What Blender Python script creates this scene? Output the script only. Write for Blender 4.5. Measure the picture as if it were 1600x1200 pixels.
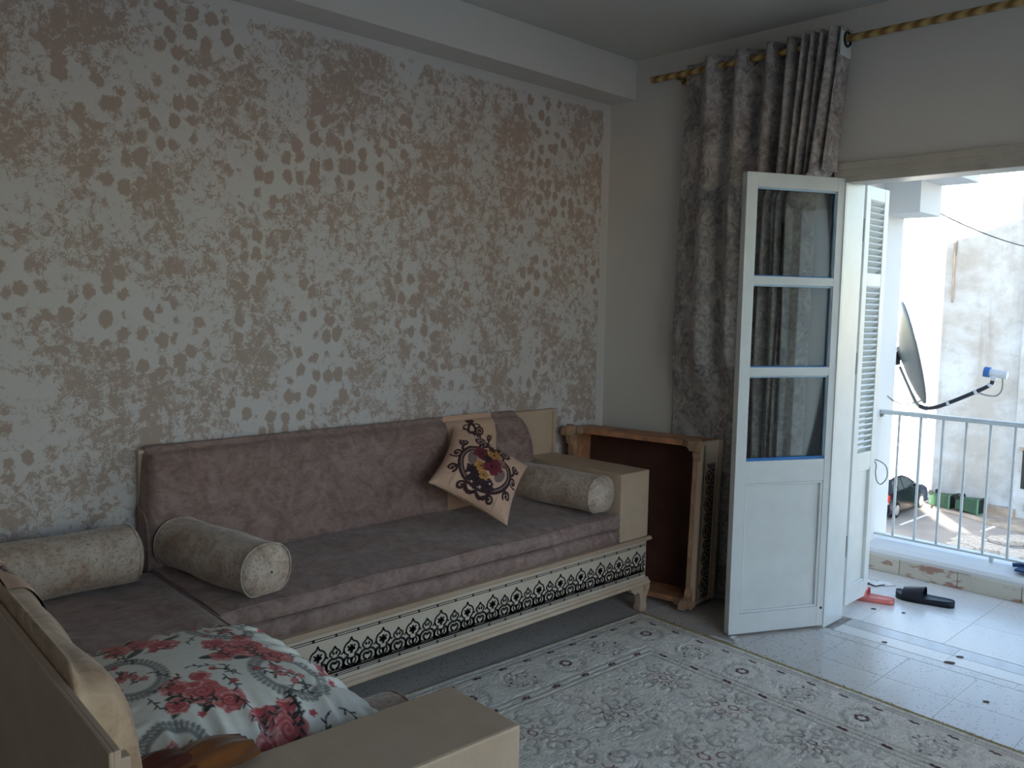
import bpy, bmesh, math, random
import numpy as np
from mathutils import Vector, Matrix, Euler
random.seed(7); RNG = np.random.default_rng(7)
for o in list(bpy.data.objects): bpy.data.objects.remove(o, do_unlink=True)
scene = bpy.context.scene
COL = scene.collection
R = math.radians

# ---------------------------------------------------------------- camera
F, CAMH = 1338.9, 1.5
def cam_axes(yaw, pitch, roll):
    f = np.array([math.cos(yaw)*math.cos(pitch), math.sin(yaw)*math.cos(pitch), -math.sin(pitch)])
    r = np.array([math.sin(yaw), -math.cos(yaw), 0.]); d = np.cross(f, r)
    c, s = math.cos(roll), math.sin(roll)
    return c*r+s*d, -s*r+c*d, f
_r, _d, _f = cam_axes(R(45.804), R(5.123), R(-1.0657))
cam = bpy.data.cameras.new('camera'); camo = bpy.data.objects.new('camera', cam); COL.objects.link(camo)
cam.sensor_fit = 'HORIZONTAL'; cam.sensor_width = 36; cam.lens = F/1600*36; cam.clip_start = .02; cam.clip_end = 400
camo.matrix_world = Matrix(((_r[0], -_d[0], -_f[0], 0), (_r[1], -_d[1], -_f[1], 0), (_r[2], -_d[2], -_f[2], CAMH), (0, 0, 0, 1)))
scene.camera = camo

# ---------------------------------------------------------------- light
SKY, SUN_E, EXPO = 0.34, 24.0, 1.12
world = bpy.data.worlds.new('world'); scene.world = world; world.use_nodes = True
wn = world.node_tree; wn.nodes.clear()
sky = wn.nodes.new('ShaderNodeTexSky'); sky.sky_type = 'NISHITA'; sky.sun_disc = False
sky.sun_elevation = R(24); sky.sun_rotation = R(233); sky.altitude = 100; sky.air_density = 1.0; sky.dust_density = 0.4; sky.ozone_density = 1.0
bg = wn.nodes.new('ShaderNodeBackground'); bg.inputs[1].default_value = SKY
wo = wn.nodes.new('ShaderNodeOutputWorld')
tint = wn.nodes.new('ShaderNodeMix'); tint.data_type = 'RGBA'; tint.blend_type = 'MULTIPLY'; tint.inputs[0].default_value = 1; tint.inputs[7].default_value = (1.0, .935, .87, 1)
wn.links.new(sky.outputs[0], tint.inputs[6]); wn.links.new(tint.outputs[2], bg.inputs[0]); wn.links.new(bg.outputs[0], wo.inputs[0])
sun = bpy.data.lights.new('sun', 'SUN'); sun.energy = SUN_E; sun.angle = R(.3); sun.color = (1, .95, .86)
suno = bpy.data.objects.new('sun', sun); COL.objects.link(suno)
sd = Vector((.8, .6, -.194)).normalized()
suno.rotation_euler = sd.to_track_quat('-Z', 'Y').to_euler(); suno.location = (0, 0, 20)
scene.view_settings.view_transform = 'Standard'; scene.view_settings.look = 'None'
scene.view_settings.gamma = 1; scene.view_settings.use_curve_mapping = False
scene.view_settings.exposure = EXPO
def portal(name, loc, direction, sx, sy):
    l = bpy.data.lights.new(name, 'AREA'); l.shape = 'RECTANGLE'; l.size = sx; l.size_y = sy
    l.cycles.is_portal = True
    o = bpy.data.objects.new(name, l); COL.objects.link(o); o.location = loc
    o.rotation_euler = Vector(direction).to_track_quat('-Z', 'Z').to_euler()
portal('doorway_portal', (3.98, 1.265, 1.06), (-1, 0, 0), 1.05, 2.08)
portal('fill_window_portal', (1.5, -1.42, 1.45), (0, 1, 0), 2.8, 2.1)

# ---------------------------------------------------------------- materials
def s2l(c):
    return tuple(((x/255)/12.92 if x/255 <= .04045 else ((x/255+.055)/1.055)**2.4) for x in c)+(1,)
class NT:
    def __init__(s, name):
        s.m = bpy.data.materials.new(name); s.m.use_nodes = True; s.t = s.m.node_tree; s.t.nodes.clear()
        s.out = s.n('ShaderNodeOutputMaterial'); s.b = s.n('ShaderNodeBsdfPrincipled'); s.l(s.b.outputs[0], s.out.inputs[0])
    def n(s, typ, **k):
        x = s.t.nodes.new(typ)
        for a, v in k.items(): setattr(x, a, v)
        return x
    def l(s, a, b): s.t.links.new(a, b)
    def pos(s):
        return s.n('ShaderNodeNewGeometry').outputs['Position']
    def obj(s): return s.n('ShaderNodeTexCoord').outputs['Object']
    def mapv(s, v, sc=(1, 1, 1), rot=(0, 0, 0)):
        m = s.n('ShaderNodeMapping'); s.l(v, m.inputs[0]); m.inputs['Scale'].default_value = sc; m.inputs['Rotation'].default_value = rot
        return m.outputs[0]
    def noise(s, v, scale, detail=4, rough=.55, dist=0, out=0):
        x = s.n('ShaderNodeTexNoise'); s.l(v, x.inputs['Vector'])
        x.inputs['Scale'].default_value = scale; x.inputs['Detail'].default_value = detail
        x.inputs['Roughness'].default_value = rough; x.inputs['Distortion'].default_value = dist
        return x.outputs[out]
    def vor(s, v, scale, feat='F1', out='Distance', rnd=1):
        x = s.n('ShaderNodeTexVoronoi', feature=feat); s.l(v, x.inputs['Vector']); x.inputs['Scale'].default_value = scale
        x.inputs['Randomness'].default_value = rnd
        return x.outputs[out]
    def ramp(s, v, stops, interp='LINEAR'):
        x = s.n('ShaderNodeValToRGB'); s.l(v, x.inputs[0]); e = x.color_ramp.elements; x.color_ramp.interpolation = interp
        while len(e) < len(stops): e.new(.5)
        for i, (p, c) in enumerate(stops):
            e[i].position = p; e[i].color = c if isinstance(c, tuple) else (c, c, c, 1)
        return x.outputs[0]
    def mix(s, f, a, b, blend='MIX'):
        x = s.n('ShaderNodeMix', data_type='RGBA', blend_type=blend)
        for i, v in ((0, f), (6, a), (7, b)):
            if isinstance(v, (int, float)): x.inputs[i].default_value = v
            elif isinstance(v, tuple): x.inputs[i].default_value = v
            else: s.l(v, x.inputs[i])
        return x.outputs[2]
    def math(s, op, a, b=0.0):
        x = s.n('ShaderNodeMath', operation=op)
        for i, v in ((0, a), (1, b)):
            if isinstance(v, (int, float)): x.inputs[i].default_value = v
            else: s.l(v, x.inputs[i])
        return x.outputs[0]
    def bump(s, h, strength=.3, dist=.01):
        x = s.n('ShaderNodeBump'); s.l(h, x.inputs['Height']); x.inputs['Strength'].default_value = strength; x.inputs['Distance'].default_value = dist
        s.l(x.outputs[0], s.b.inputs['Normal'])
    def col(s, v):
        if isinstance(v, tuple): s.b.inputs['Base Color'].default_value = v
        else: s.l(v, s.b.inputs['Base Color'])
    def set(s, rough=.6, metal=0, spec=None, sheen=0):
        s.b.inputs['Roughness'].default_value = rough; s.b.inputs['Metallic'].default_value = metal
        if spec is not None: s.b.inputs['Specular IOR Level'].default_value = spec
        if sheen:
            s.b.inputs['Sheen Weight'].default_value = sheen; s.b.inputs['Sheen Roughness'].default_value = .4
        return s.m
M = {}
def simple(name, rgb, rough=.6, metal=0, var=.08, scale=8, bump=0, spec=None, sheen=0, bscale=60):
    t = NT(name); c = s2l(rgb); p = t.obj()
    n = t.noise(p, scale, 5, .6)
    d = tuple(x*(1-var*2.2) for x in c[:3])+(1,); l = tuple(min(1, x*(1+var)) for x in c[:3])+(1,)
    t.col(t.ramp(n, [(.3, d), (.7, l)]))
    if bump: t.bump(t.noise(p, bscale, 4), bump, .004)
    M[name] = t.set(rough, metal, spec, sheen); return M[name]

# plaster walls
def plaster(name, rgb, rough=.75, bump=.12):
    t = NT(name); p = t.pos(); n = t.noise(p, 1.3, 4, .5); c = s2l(rgb)
    t.col(t.mix(n, tuple(x*.93 for x in c[:3])+(1,), c)); t.bump(t.noise(p, 70, 3), bump, .003); M[name] = t.set(rough)
plaster('plaster_white', (219, 216, 212)); plaster('ceiling_paint', (214, 213, 208)); plaster('outdoor_white', (236, 238, 238), .8)
# sponged feature wall
t = NT('sponged_wall'); p = t.pos()
pm = t.mapv(p, (1, 1, 1)); big = t.noise(pm, 1.5, 3, .6)
warp = t.noise(pm, 16, 3, .6, out=1)
wv = t.n('ShaderNodeVectorMath', operation='MULTIPLY_ADD'); t.l(warp, wv.inputs[0]); wv.inputs[1].default_value = (.045, .045, .045); t.l(pm, wv.inputs[2])
blob = t.noise(wv.outputs[0], 29, 4, .62, .6)
fine = t.noise(t.mapv(wv.outputs[0], (1.15, 1, .8)), 96, 5, .8, 1.6)
mid = t.noise(t.mapv(p, (1, 1, .8)), 5.5, 3, .6)
# rows of dabs
ws = t.mapv(wv.outputs[0], (15.5, 1, 12.5)); vd = t.vor(ws, 1.0, rnd=.62)
dab = t.ramp(vd, [(.22, 1.0), (.46, 0.0)])
dabz = t.ramp(t.noise(t.mapv(p, (1, 1, 1.6)), 1.9, 2, .5), [(.52, 0.0), (.58, 1.0)])
s1 = t.math('ADD', t.math('MULTIPLY', blob, .50), t.math('MULTIPLY', fine, .52))
s2 = t.math('ADD', s1, t.math('MULTIPLY', t.math('SUBTRACT', mid, .5), .34))
s3 = t.math('ADD', s2, t.math('MULTIPLY', t.math('SUBTRACT', t.math('MULTIPLY', dab, dabz), t.math('MULTIPLY', dabz, .34)), .26))
mask = t.ramp(s3, [(.497, 0.0), (.530, 1.0)])
tone = t.mix(t.noise(p, 2.2, 3), s2l((176, 158, 150)), s2l((170, 156, 142)))
base = t.mix(t.noise(p, 1.1, 3), s2l((208, 210, 207)), s2l((206, 200, 200)))
# plain painted margin along the corner and under the beam
sx = t.n('ShaderNodeSeparateXYZ'); t.l(p, sx.inputs[0])
edgex = t.math('LESS_THAN', t.math('ADD', sx.outputs[0], t.math('MULTIPLY', blob, .05)), 3.815)
edgez = t.math('LESS_THAN', t.math('ADD', sx.outputs[2], t.math('MULTIPLY', fine, .12)), 2.665)
mask = t.math('MULTIPLY', mask, t.math('MULTIPLY', edgex, edgez))
t.col(t.mix(mask, base, tone)); t.set(.62, 0, .3)
t.l(t.ramp(mask, [(0, .7), (1, .5)]), t.b.inputs['Roughness'])
t.bump(t.math('ADD', t.math('MULTIPLY', mask, -.4), fine), .25, .002); M['sponged_wall'] = t.m
# cream furniture paint
def cream(name, rgb, edge):
    t = NT(name); p = t.obj(); n = t.noise(p, 5, 6, .65); g = t.noise(t.mapv(p, (3, 30, 30)), 2.5, 4, .6)
    c = s2l(rgb); c2 = s2l(edge)
    a = t.mix(t.ramp(n, [(.4, 0.0), (.75, 1.0)]), c, tuple(c[i]*.6+c2[i]*.4 for i in range(3))+(1,))
    a = t.mix(t.ramp(g, [(.45, 0.0), (.8, .14)]), a, c2)
    pt = t.n('ShaderNodeNewGeometry').outputs['Pointiness']
    a = t.mix(t.ramp(pt, [(.52, 0.0), (.6, .35)]), a, c2)
    t.col(a); t.bump(g, .12, .002); M[name] = t.set(.42)
cream('cream_paint', (210, 190, 166), (158, 128, 102)); cream('cream_panel', (214, 204, 186), (180, 160, 138))
# taupe suede with brushed mottling
def suede(name, a, b, c, sheen=.25):
    t = NT(name); p = t.obj()
    sw = t.noise(t.mapv(p, (1, 1, 1)), 7, 4, .6, 2.2); st = t.noise(t.mapv(p, (1, .6, 1.7)), 17, 5, .65, 1.5)
    k = t.ramp(t.math('ADD', t.math('MULTIPLY', sw, .55), t.math('MULTIPLY', st, .45)), [(.40, s2l(a)), (.53, s2l(b)), (.68, s2l(c))])
    t.col(k); t.bump(t.noise(p, 140, 3), .15, .002); M[name] = t.set(.85, 0, .2, sheen)
suede('taupe_suede', (130, 108, 101), (152, 130, 123), (168, 147, 139))
suede('tan_suede', (170, 144, 118), (196, 170, 142), (212, 188, 160))
def velour(name):
    t = NT(name); p = t.obj(); n = t.noise(p, 9, 5, .7, .8); f = t.noise(p, 90, 4, .7, .6)
    k = t.mix(t.ramp(n, [(.35, 0.0), (.65, 1.0)]), s2l((172, 148, 128)), s2l((212, 200, 186)))
    k = t.mix(t.ramp(f, [(.50, 0.0), (.66, .65)]), k, s2l((128, 104, 90)))
    t.col(k); t.bump(f, .3, .002); M[name] = t.set(.8, 0, .2, .35)
velour('crushed_velour')
# jacquard curtain
t = NT('curtain_jacquard'); p = t.obj()
n = t.noise(p, 20, 5, .7, 1.6); v = t.noise(t.mapv(p, (1, 1, .7)), 7, 4, .65, 1.2)
k = t.ramp(t.math('ADD', t.math('MULTIPLY', n, .6), t.math('MULTIPLY', v, .4)), [(.38, s2l((116, 109, 108))), (.48, s2l((154, 148, 146))), (.56, s2l((182, 176, 173))), (.66, s2l((204, 199, 195)))])
t.col(k); t.bump(n, .2, .003); M['curtain_jacquard'] = t.set(.7, 0, .3, .2)
t.b.inputs['Transmission Weight'].default_value = 0
# painted joinery
simple('gloss_white', (216, 224, 224), .28, var=.03, bump=.05, bscale=25); simple('shutter_white', (222, 228, 226), .33, var=.03)
simple('trim_grey', (196, 190, 178), .4, var=.05); simple('bead_blue', (40, 120, 190), .5, var=.15); simple('bead_pale', (170, 200, 220), .5)
simple('dark_metal', (40, 38, 38), .4, .7); simple('zinc', (150, 150, 148), .4, .6); simple('black_ink', (20, 20, 24), .45, var=.1)
simple('raw_wood', (186, 132, 96), .6, var=.2, scale=14, bump=.15); simple('hardboard', (86, 54, 42), .75, var=.15, scale=5, bump=.1); simple('worn_wood', (180, 146, 116), .6, var=.2, scale=10)
t = NT('glass'); t.t.nodes.remove(t.b)
tr = t.n('ShaderNodeBsdfTransparent'); tr.inputs[0].default_value = (.93, .96, .96, 1); gl = t.n('ShaderNodeBsdfGlossy'); gl.inputs['Roughness'].default_value = .02
fr = t.n('ShaderNodeFresnel'); fr.inputs[0].default_value = 1.65
mx = t.n('ShaderNodeMixShader'); t.l(fr.outputs[0], mx.inputs[0]); t.l(tr.outputs[0], mx.inputs[1]); t.l(gl.outputs[0], mx.inputs[2]); t.l(mx.outputs[0], t.out.inputs[0]); M['glass'] = t.m
# gilded twisted rod
t = NT('gilt_rod'); p = t.obj(); w = t.n('ShaderNodeTexWave'); w.bands_direction = 'DIAGONAL'; t.l(p, w.inputs[0]); w.inputs['Scale'].default_value = 9
t.col(t.mix(w.outputs['Fac'], s2l((132, 96, 52)), s2l((206, 178, 118)))); t.bump(w.outputs['Fac'], .4, .004); M['gilt_rod'] = t.set(.35, .35)
# terrazzo
def terrazzo(name, base, chips, dens=.25, rough=.2):
    t = NT(name); p = t.pos(); rnd = t.n('ShaderNodeObjectInfo').outputs['Random']
    b = t.mix(t.noise(p, 3, 4), s2l(base), tuple(x*.9 for x in s2l(base)[:3])+(1,))
    b = t.mix(t.math('MULTIPLY', rnd, .25), b, tuple(x*.8 for x in s2l(base)[:3])+(1,))
    v1 = t.vor(p, 75); sel = t.vor(p, 75, out='Color'); ss = t.n('ShaderNodeSeparateColor'); t.l(sel, ss.inputs[0])
    m = t.math('MULTIPLY', t.math('LESS_THAN', v1, .33), t.math('LESS_THAN', ss.outputs[0], dens))
    b = t.mix(t.math('MULTIPLY', m, .85), b, s2l(chips))
    v2 = t.vor(p, 130); sel2 = t.vor(p, 130, out='Color'); s2_ = t.n('ShaderNodeSeparateColor'); t.l(sel2, s2_.inputs[0])
    m2 = t.math('MULTIPLY', t.math('LESS_THAN', v2, .35), t.math('LESS_THAN', s2_.outputs[1], .15))
    b = t.mix(t.math('MULTIPLY', m2, .6), b, s2l((210, 204, 196)))
    t.col(b); M[name] = t.set(rough); return M[name]
terrazzo('terrazzo', (204, 200, 194), (140, 126, 116)); terrazzo('balcony_stone', (228, 226, 222), (196, 186, 174), .12, .27); terrazzo('sill_shade_stone', (190, 190, 190), (176, 172, 166), .1, .18)
simple('grout', (168, 162, 155), .9, var=.2)
# skirting tile with red-brown stains
t = NT('stained_tile'); p = t.obj(); n = t.noise(t.mapv(t.pos(), (1, 4, 11)), 1.5, 5, .6, .4)
k = t.mix(t.noise(p, 9, 4), s2l((226, 220, 206)), s2l((206, 199, 184))); k = t.mix(t.ramp(n, [(.535, 0.0), (.575, .8)]), k, s2l((168, 112, 92)))
t.col(k); M['stained_tile'] = t.set(.5)
# vertex-painted printed cloth
def printed(name, rough=.75, sheen=.1, bs=220, bstr=.12, spec=.3):
    t = NT(name); a = t.n('ShaderNodeAttribute'); a.attribute_name = 'paint'; p = t.obj()
    t.col(t.mix(t.math('MULTIPLY', t.noise(p, bs*.4, 3), .18), a.outputs['Color'], (.05, .04, .04, 1)))
    t.bump(t.noise(p, bs, 3), bstr, .003); M[name] = t.set(rough, 0, spec, sheen)
printed('printed_cotton', .55, 0); printed('embroidered_cloth'); t = NT('rug_pile'); a = t.n('ShaderNodeAttribute'); a.attribute_name = 'paint'; p = t.obj()
n1 = t.noise(p, 42, 5, .72, .8); n2 = t.noise(t.mapv(p, (1, 2.2, 1), (0, 0, .5)), 15, 4, .65, 1.4)
k = t.mix(t.ramp(n1, [(.34, .34), (.50, 0.0)]), a.outputs['Color'], s2l((150, 147, 136))); k = t.mix(t.ramp(n2, [(.52, 0.0), (.62, .22)]), k, s2l((150, 142, 124)))
t.col(k); t.bump(t.math('ADD', n1, t.math('MULTIPLY', n2, 2.0)), .8, .011); M['rug_pile'] = t.set(.95, 0, .1, .15)
t = NT('gold_braid'); p = t.obj(); n = t.noise(p, 160, 4, .7); t.col(t.ramp(n, [(.35, s2l((120, 96, 50))), (.6, s2l((212, 196, 140)))])); t.bump(n, .8, .006); M['gold_braid'] = t.set(.6)
simple('rust_satin', (138, 84, 40), .42, var=.3, scale=6, sheen=.3); simple('brown_satin', (96, 46, 34), .3, var=.3, scale=8)
simple('pink_rubber', (226, 130, 124), .45); simple('navy_rubber', (30, 34, 46), .5, spec=.4); simple('clear_plastic', (225, 225, 220), .25); simple('cable_grey', (150, 156, 150), .5); simple('cable_black', (40, 42, 44), .5)
simple('rail_paint', (214, 222, 224), .4); simple('dish_grey', (122, 126, 124), .45, .2); simple('lnb_white', (226, 230, 234), .4); simple('lnb_blue', (60, 120, 190), .4); simple('arm_black', (44, 44, 52), .4); simple('blue_cloth', (40, 66, 110), .7)
simple('leaf_litter', (84, 72, 62), .8, var=.3)
# weathered building wall
t = NT('weathered_wall'); p = t.pos(); n = t.noise(t.mapv(p, (1, .7, 1)), .45, 5, .6); f = t.noise(p, 2.2, 5, .65); st = t.noise(t.mapv(p, (1, 2.2, .25)), .8, 4, .6)
k = t.mix(t.ramp(n, [(.42, 0.0), (.6, 1.0)]), s2l((192, 198, 200)), s2l((170, 168, 162))); k = t.mix(t.ramp(f, [(.5, 0.0), (.7, .5)]), k, s2l((150, 148, 142)))
k = t.mix(t.ramp(st, [(.56, 0.0), (.7, .5)]), k, s2l((150, 144, 136))); t.col(k); t.bump(f, .2, .03); M['weathered_wall'] = t.set(.9)
simple('white_render', (246, 244, 240), .9, var=.02)
t = NT('asphalt'); p = t.pos(); n = t.noise(p, .5, 5, .6); f = t.noise(p, 14, 4)
k = t.mix(t.ramp(n, [(.35, 0.0), (.65, 1.0)]), s2l((140, 134, 130)), s2l((168, 160, 150))); k = t.mix(t.math('MULTIPLY', f, .35), k, s2l((110, 106, 102))); t.col(k); M['asphalt'] = t.set(.9)
simple('old_concrete', (176, 160, 142), .9, var=.2, scale=1.5, bump=.3, bscale=6); simple('road_paint', (228, 228, 224), .8); simple('rubble', (196, 186, 172), .9, var=.2)
simple('car_paint', (22, 30, 44), .2, .2, var=.05); simple('car_glass', (70, 84, 84), .08); simple('tyre', (26, 26, 28), .8); simple('hubcap', (196, 200, 202), .3, .6); simple('lamp_red', (216, 50, 40), .3); simple('bin_green', (92, 132, 106), .5, var=.1); simple('bin_dark', (24, 34, 30), .7); simple('window_dark', (36, 46, 44), .3)

# ---------------------------------------------------------------- object helpers
def props(o, label=None, cat=None, group=None, kind=None):
    if label: o['label'] = label
    if cat: o['category'] = cat
    if group: o['group'] = group
    if kind: o['kind'] = kind
    return o
def root(name, loc, rz=0, label=None, cat=None, group=None, kind=None):
    o = bpy.data.objects.new(name, None); COL.objects.link(o); o.location = loc; o.rotation_euler = (0, 0, rz); o.empty_display_size = .05
    return props(o, label, cat, group, kind)
def link(name, me, parent=None, loc=(0, 0, 0), rot=(0, 0, 0), sc=(1, 1, 1)):
    o = bpy.data.objects.new(name, me); COL.objects.link(o); o.location = loc; o.rotation_euler = rot; o.scale = sc
    if parent: o.parent = parent
    return o
class B:
    """collects solids in one bmesh"""
    def __init__(s): s.bm = bmesh.new(); s.smooth = []
    def add(s, verts, faces, smooth=False):
        vs = [s.bm.verts.new(v) for v in verts]; fs = []
        for f in faces:
            try: g = s.bm.faces.new([vs[i] for i in f]); g.smooth = smooth; fs.append(g)
            except ValueError: pass
        return vs, fs
    def box(s, lo, hi, bev=0, rot=None):
        x0, y0, z0 = (min(a, b) for a, b in zip(lo, hi)); x1, y1, z1 = (max(a, b) for a, b in zip(lo, hi))
        vs, fs = s.add([(x0, y0, z0), (x1, y0, z0), (x1, y1, z0), (x0, y1, z0), (x0, y0, z1), (x1, y0, z1), (x1, y1, z1), (x0, y1, z1)],
                       [(3, 2, 1, 0), (4, 5, 6, 7), (0, 1, 5, 4), (1, 2, 6, 5), (2, 3, 7, 6), (3, 0, 4, 7)])
        if rot is not None:
            c = Vector(((x0+x1)/2, (y0+y1)/2, (z0+z1)/2))
            for v in vs: v.co = rot @ (v.co-c)+c
        if bev: 
            es = list({e for f in fs for e in f.edges}); bmesh.ops.bevel(s.bm, geom=es, offset=bev, segments=2, affect='EDGES', profile=.6)
        return s
    def prism(s, pts, axis, lo, hi, smooth=False):
        """pts 2D; axis = extrusion axis; 2D maps to the two others in xyz order"""
        def p3(p, t):
            q = list(p); q.insert(axis, t); return q
        n = len(pts); vs = [p3(p, lo) for p in pts]+[p3(p, hi) for p in pts]
        s.add(vs, [tuple(range(n))[::-1], tuple(range(n, 2*n))]); 
        s.add(vs, [(i, (i+1) % n, n+(i+1) % n, n+i) for i in range(n)], smooth)
        return s
    def cyl(s, p0, p1, r, seg=16, r1=None, caps=True, smooth=True):
        p0, p1 = Vector(p0), Vector(p1); d = (p1-p0).normalized(); a = d.orthogonal().normalized(); b = d.cross(a); r1 = r if r1 is None else r1
        vs = []
        for q, rr in ((p0, r), (p1, r1)):
            for i in range(seg):
                t = 2*math.pi*i/seg; vs.append(q+(a*math.cos(t)+b*math.sin(t))*rr)
        s.add(vs, [(i, (i+1) % seg, seg+(i+1) % seg, seg+i) for i in range(seg)], smooth)
        if caps: s.add(vs, [tuple(range(seg))[::-1], tuple(range(seg, 2*seg))])
        return s
    def tube(s, path, r, seg=8, closed=False):
        P = [Vector(p) for p in path]; n = len(P); vs = []; up = None
        for i, p in enumerate(P):
            q0 = P[i-1] if (i > 0 or closed) else p; q1 = P[(i+1) % n] if (i < n-1 or closed) else p
            d = (q1-q0).normalized()
            if up is None: up = d.orthogonal().normalized()
            up = (up-d*up.dot(d)).normalized(); b = d.cross(up)
            rr = r[i] if isinstance(r, (list, tuple)) else r
            for k in range(seg):
                t = 2*math.pi*k/seg; vs.append(p+(up*math.cos(t)+b*math.sin(t))*rr)
        m = n if closed else n-1
        fs = [(i*seg+k, i*seg+(k+1) % seg, ((i+1) % n)*seg+(k+1) % seg, ((i+1) % n)*seg+k) for i in range(m) for k in range(seg)]
        if not closed: fs += [tuple(range(seg))[::-1], tuple(range((n-1)*seg, n*seg))]
        s.add(vs, fs, True); return s
    def lathe(s, prof, c=(0, 0, 0), seg=24):
        vs = [(c[0]+r*math.cos(2*math.pi*k/seg), c[1]+r*math.sin(2*math.pi*k/seg), c[2]+z) for r, z in prof for k in range(seg)]
        n = len(prof)
        fs = [(i*seg+k, i*seg+(k+1) % seg, (i+1)*seg+(k+1) % seg, (i+1)*seg+k) for i in range(n-1) for k in range(seg)]
        s.add(vs, fs+[tuple(range(seg))[::-1], tuple(range((n-1)*seg, n*seg))], True); return s
    def mirror_x(s):
        for v in s.bm.verts: v.co.x = -v.co.x
        return s
    def mesh(s, name, m):
        bmesh.ops.recalc_face_normals(s.bm, faces=s.bm.faces)
        me = bpy.data.meshes.new(name); s.bm.to_mesh(me); s.bm.free(); me.materials.append(M[m]); return me
    def build(s, name, m, parent=None, **k): return link(name, s.mesh(name, m), parent, **k)
def grid_obj(name, P, m, parent=None, paint=None, closed=False, **k):
    """P: (n,m,3) array"""
    n, q = P.shape[:2]; me = bpy.data.meshes.new(name); idx = np.arange(n*q).reshape(n, q)
    if closed: idx = np.concatenate([idx, idx[:, :1]], 1)
    f = np.stack([idx[:-1, :-1], idx[1:, :-1], idx[1:, 1:], idx[:-1, 1:]], -1).reshape(-1, 4)
    me.vertices.add(n*q); me.vertices.foreach_set('co', P.astype(np.float32).reshape(-1))
    me.loops.add(f.size); me.loops.foreach_set('vertex_index', f.astype(np.int32).reshape(-1))
    me.polygons.add(len(f)); me.polygons.foreach_set('loop_start', np.arange(0, f.size, 4, dtype=np.int32))
    me.update(calc_edges=True); me.polygons.foreach_set('use_smooth', np.ones(len(f), bool))
    if paint is not None:
        a = me.color_attributes.new('paint', 'FLOAT_COLOR', 'POINT')
        c = np.ones((n*q, 4), np.float32); c[:, :3] = paint.reshape(-1, 3); a.data.foreach_set('color', c.reshape(-1))
    me.materials.append(M[m]); return link(name, me, parent, **k)
class Canvas:
    """paints cloth prints as per-vertex colours; x right 0..w, y up 0..h (metres)"""
    def __init__(s, w, h, nx, ny, rgb):
        s.w, s.h = w, h; s.X, s.Y = np.meshgrid(np.linspace(0, w, nx), np.linspace(0, h, ny), indexing='ij')
        s.c = np.zeros((nx, ny, 3)); s.c[:] = s2l(rgb)[:3]; s.z = np.zeros((nx, ny))
    def win(s, x0, x1, y0, y1):
        nx, ny = s.X.shape; i0 = max(0, int(x0/s.w*(nx-1))); i1 = min(nx, int(x1/s.w*(nx-1))+2); j0 = max(0, int(y0/s.h*(ny-1))); j1 = min(ny, int(y1/s.h*(ny-1))+2)
        return slice(i0, max(i0, i1)), slice(j0, max(j0, j1))
    def blend(s, w, m, rgb, a=1):
        c = np.array(s2l(rgb)[:3]); m = (m*a)[..., None]; s.c[w] = s.c[w]*(1-m)+c*m
    def stroke(s, pts, wd, rgb, a=1, soft=.0015, relief=0):
        for (x0, y0), (x1, y1) in zip(pts[:-1], pts[1:]):
            e = wd+soft*2; w = s.win(min(x0, x1)-e, max(x0, x1)+e, min(y0, y1)-e, max(y0, y1)+e)
            X, Y = s.X[w], s.Y[w]
            if X.size == 0: continue
            dx, dy = x1-x0, y1-y0; L = dx*dx+dy*dy+1e-12; tt = np.clip(((X-x0)*dx+(Y-y0)*dy)/L, 0, 1)
            d = np.hypot(X-x0-tt*dx, Y-y0-tt*dy); m = np.clip((wd/2+soft-d)/soft, 0, 1)
            if rgb is not None: s.blend(w, m, rgb, a)
            if relief: s.z[w] = np.where(m > .3, relief, s.z[w])
    def disc(s, x, y, rx, ry, rgb, ang=0, a=1, soft=.002, ring=None, wob=0, relief=0):
        e = max(rx, ry)+soft*2+(ring or 0); w = s.win(x-e, x+e, y-e, y+e); X, Y = s.X[w]-x, s.Y[w]-y
        if X.size == 0: return
        c, q = math.cos(ang), math.sin(ang); U, V = (X*c+Y*q)/rx, (-X*q+Y*c)/ry; r = np.hypot(U, V)
        if wob: r = r/(1+wob*np.cos(5*np.arctan2(V, U)+x*90)+wob*.6*np.cos(9*np.arctan2(V, U)+y*70))
        k = min(rx, ry)
        m = np.clip((1-r)*k/soft+.5, 0, 1) if ring is None else np.clip((ring/2-np.abs(r-1)*k)/soft+.5, 0, 1)
        s.blend(w, m, rgb, a)
        if relief: s.z[w] = np.where(m > .4, relief, s.z[w])
def spiral(cx, cy, r0, r1, a0, turns, n=22):
    return [(cx+(r0+(r1-r0)*i/n)*math.cos(a0+turns*2*math.pi*i/n), cy+(r0+(r1-r0)*i/n)*math.sin(a0+turns*2*math.pi*i/n)) for i in range(n+1)]
def crom(P, n=8, closed=False):
    out = []; N = len(P); P = [np.array(p, float) for p in P]
    g = (lambda i: P[i % N]) if closed else (lambda i: P[max(0, min(N-1, i))])
    for i in range(N if closed else N-1):
        a, b, c, d = g(i-1), g(i), g(i+1), g(i+2)
        for k in range(n):
            t = k/n; out.append(tuple(.5*((2*b)+(c-a)*t+(2*a-5*b+4*c-d)*t*t+(3*b-a-3*c+d)*t**3)))
    if not closed: out.append(tuple(P[-1]))
    return out
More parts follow.
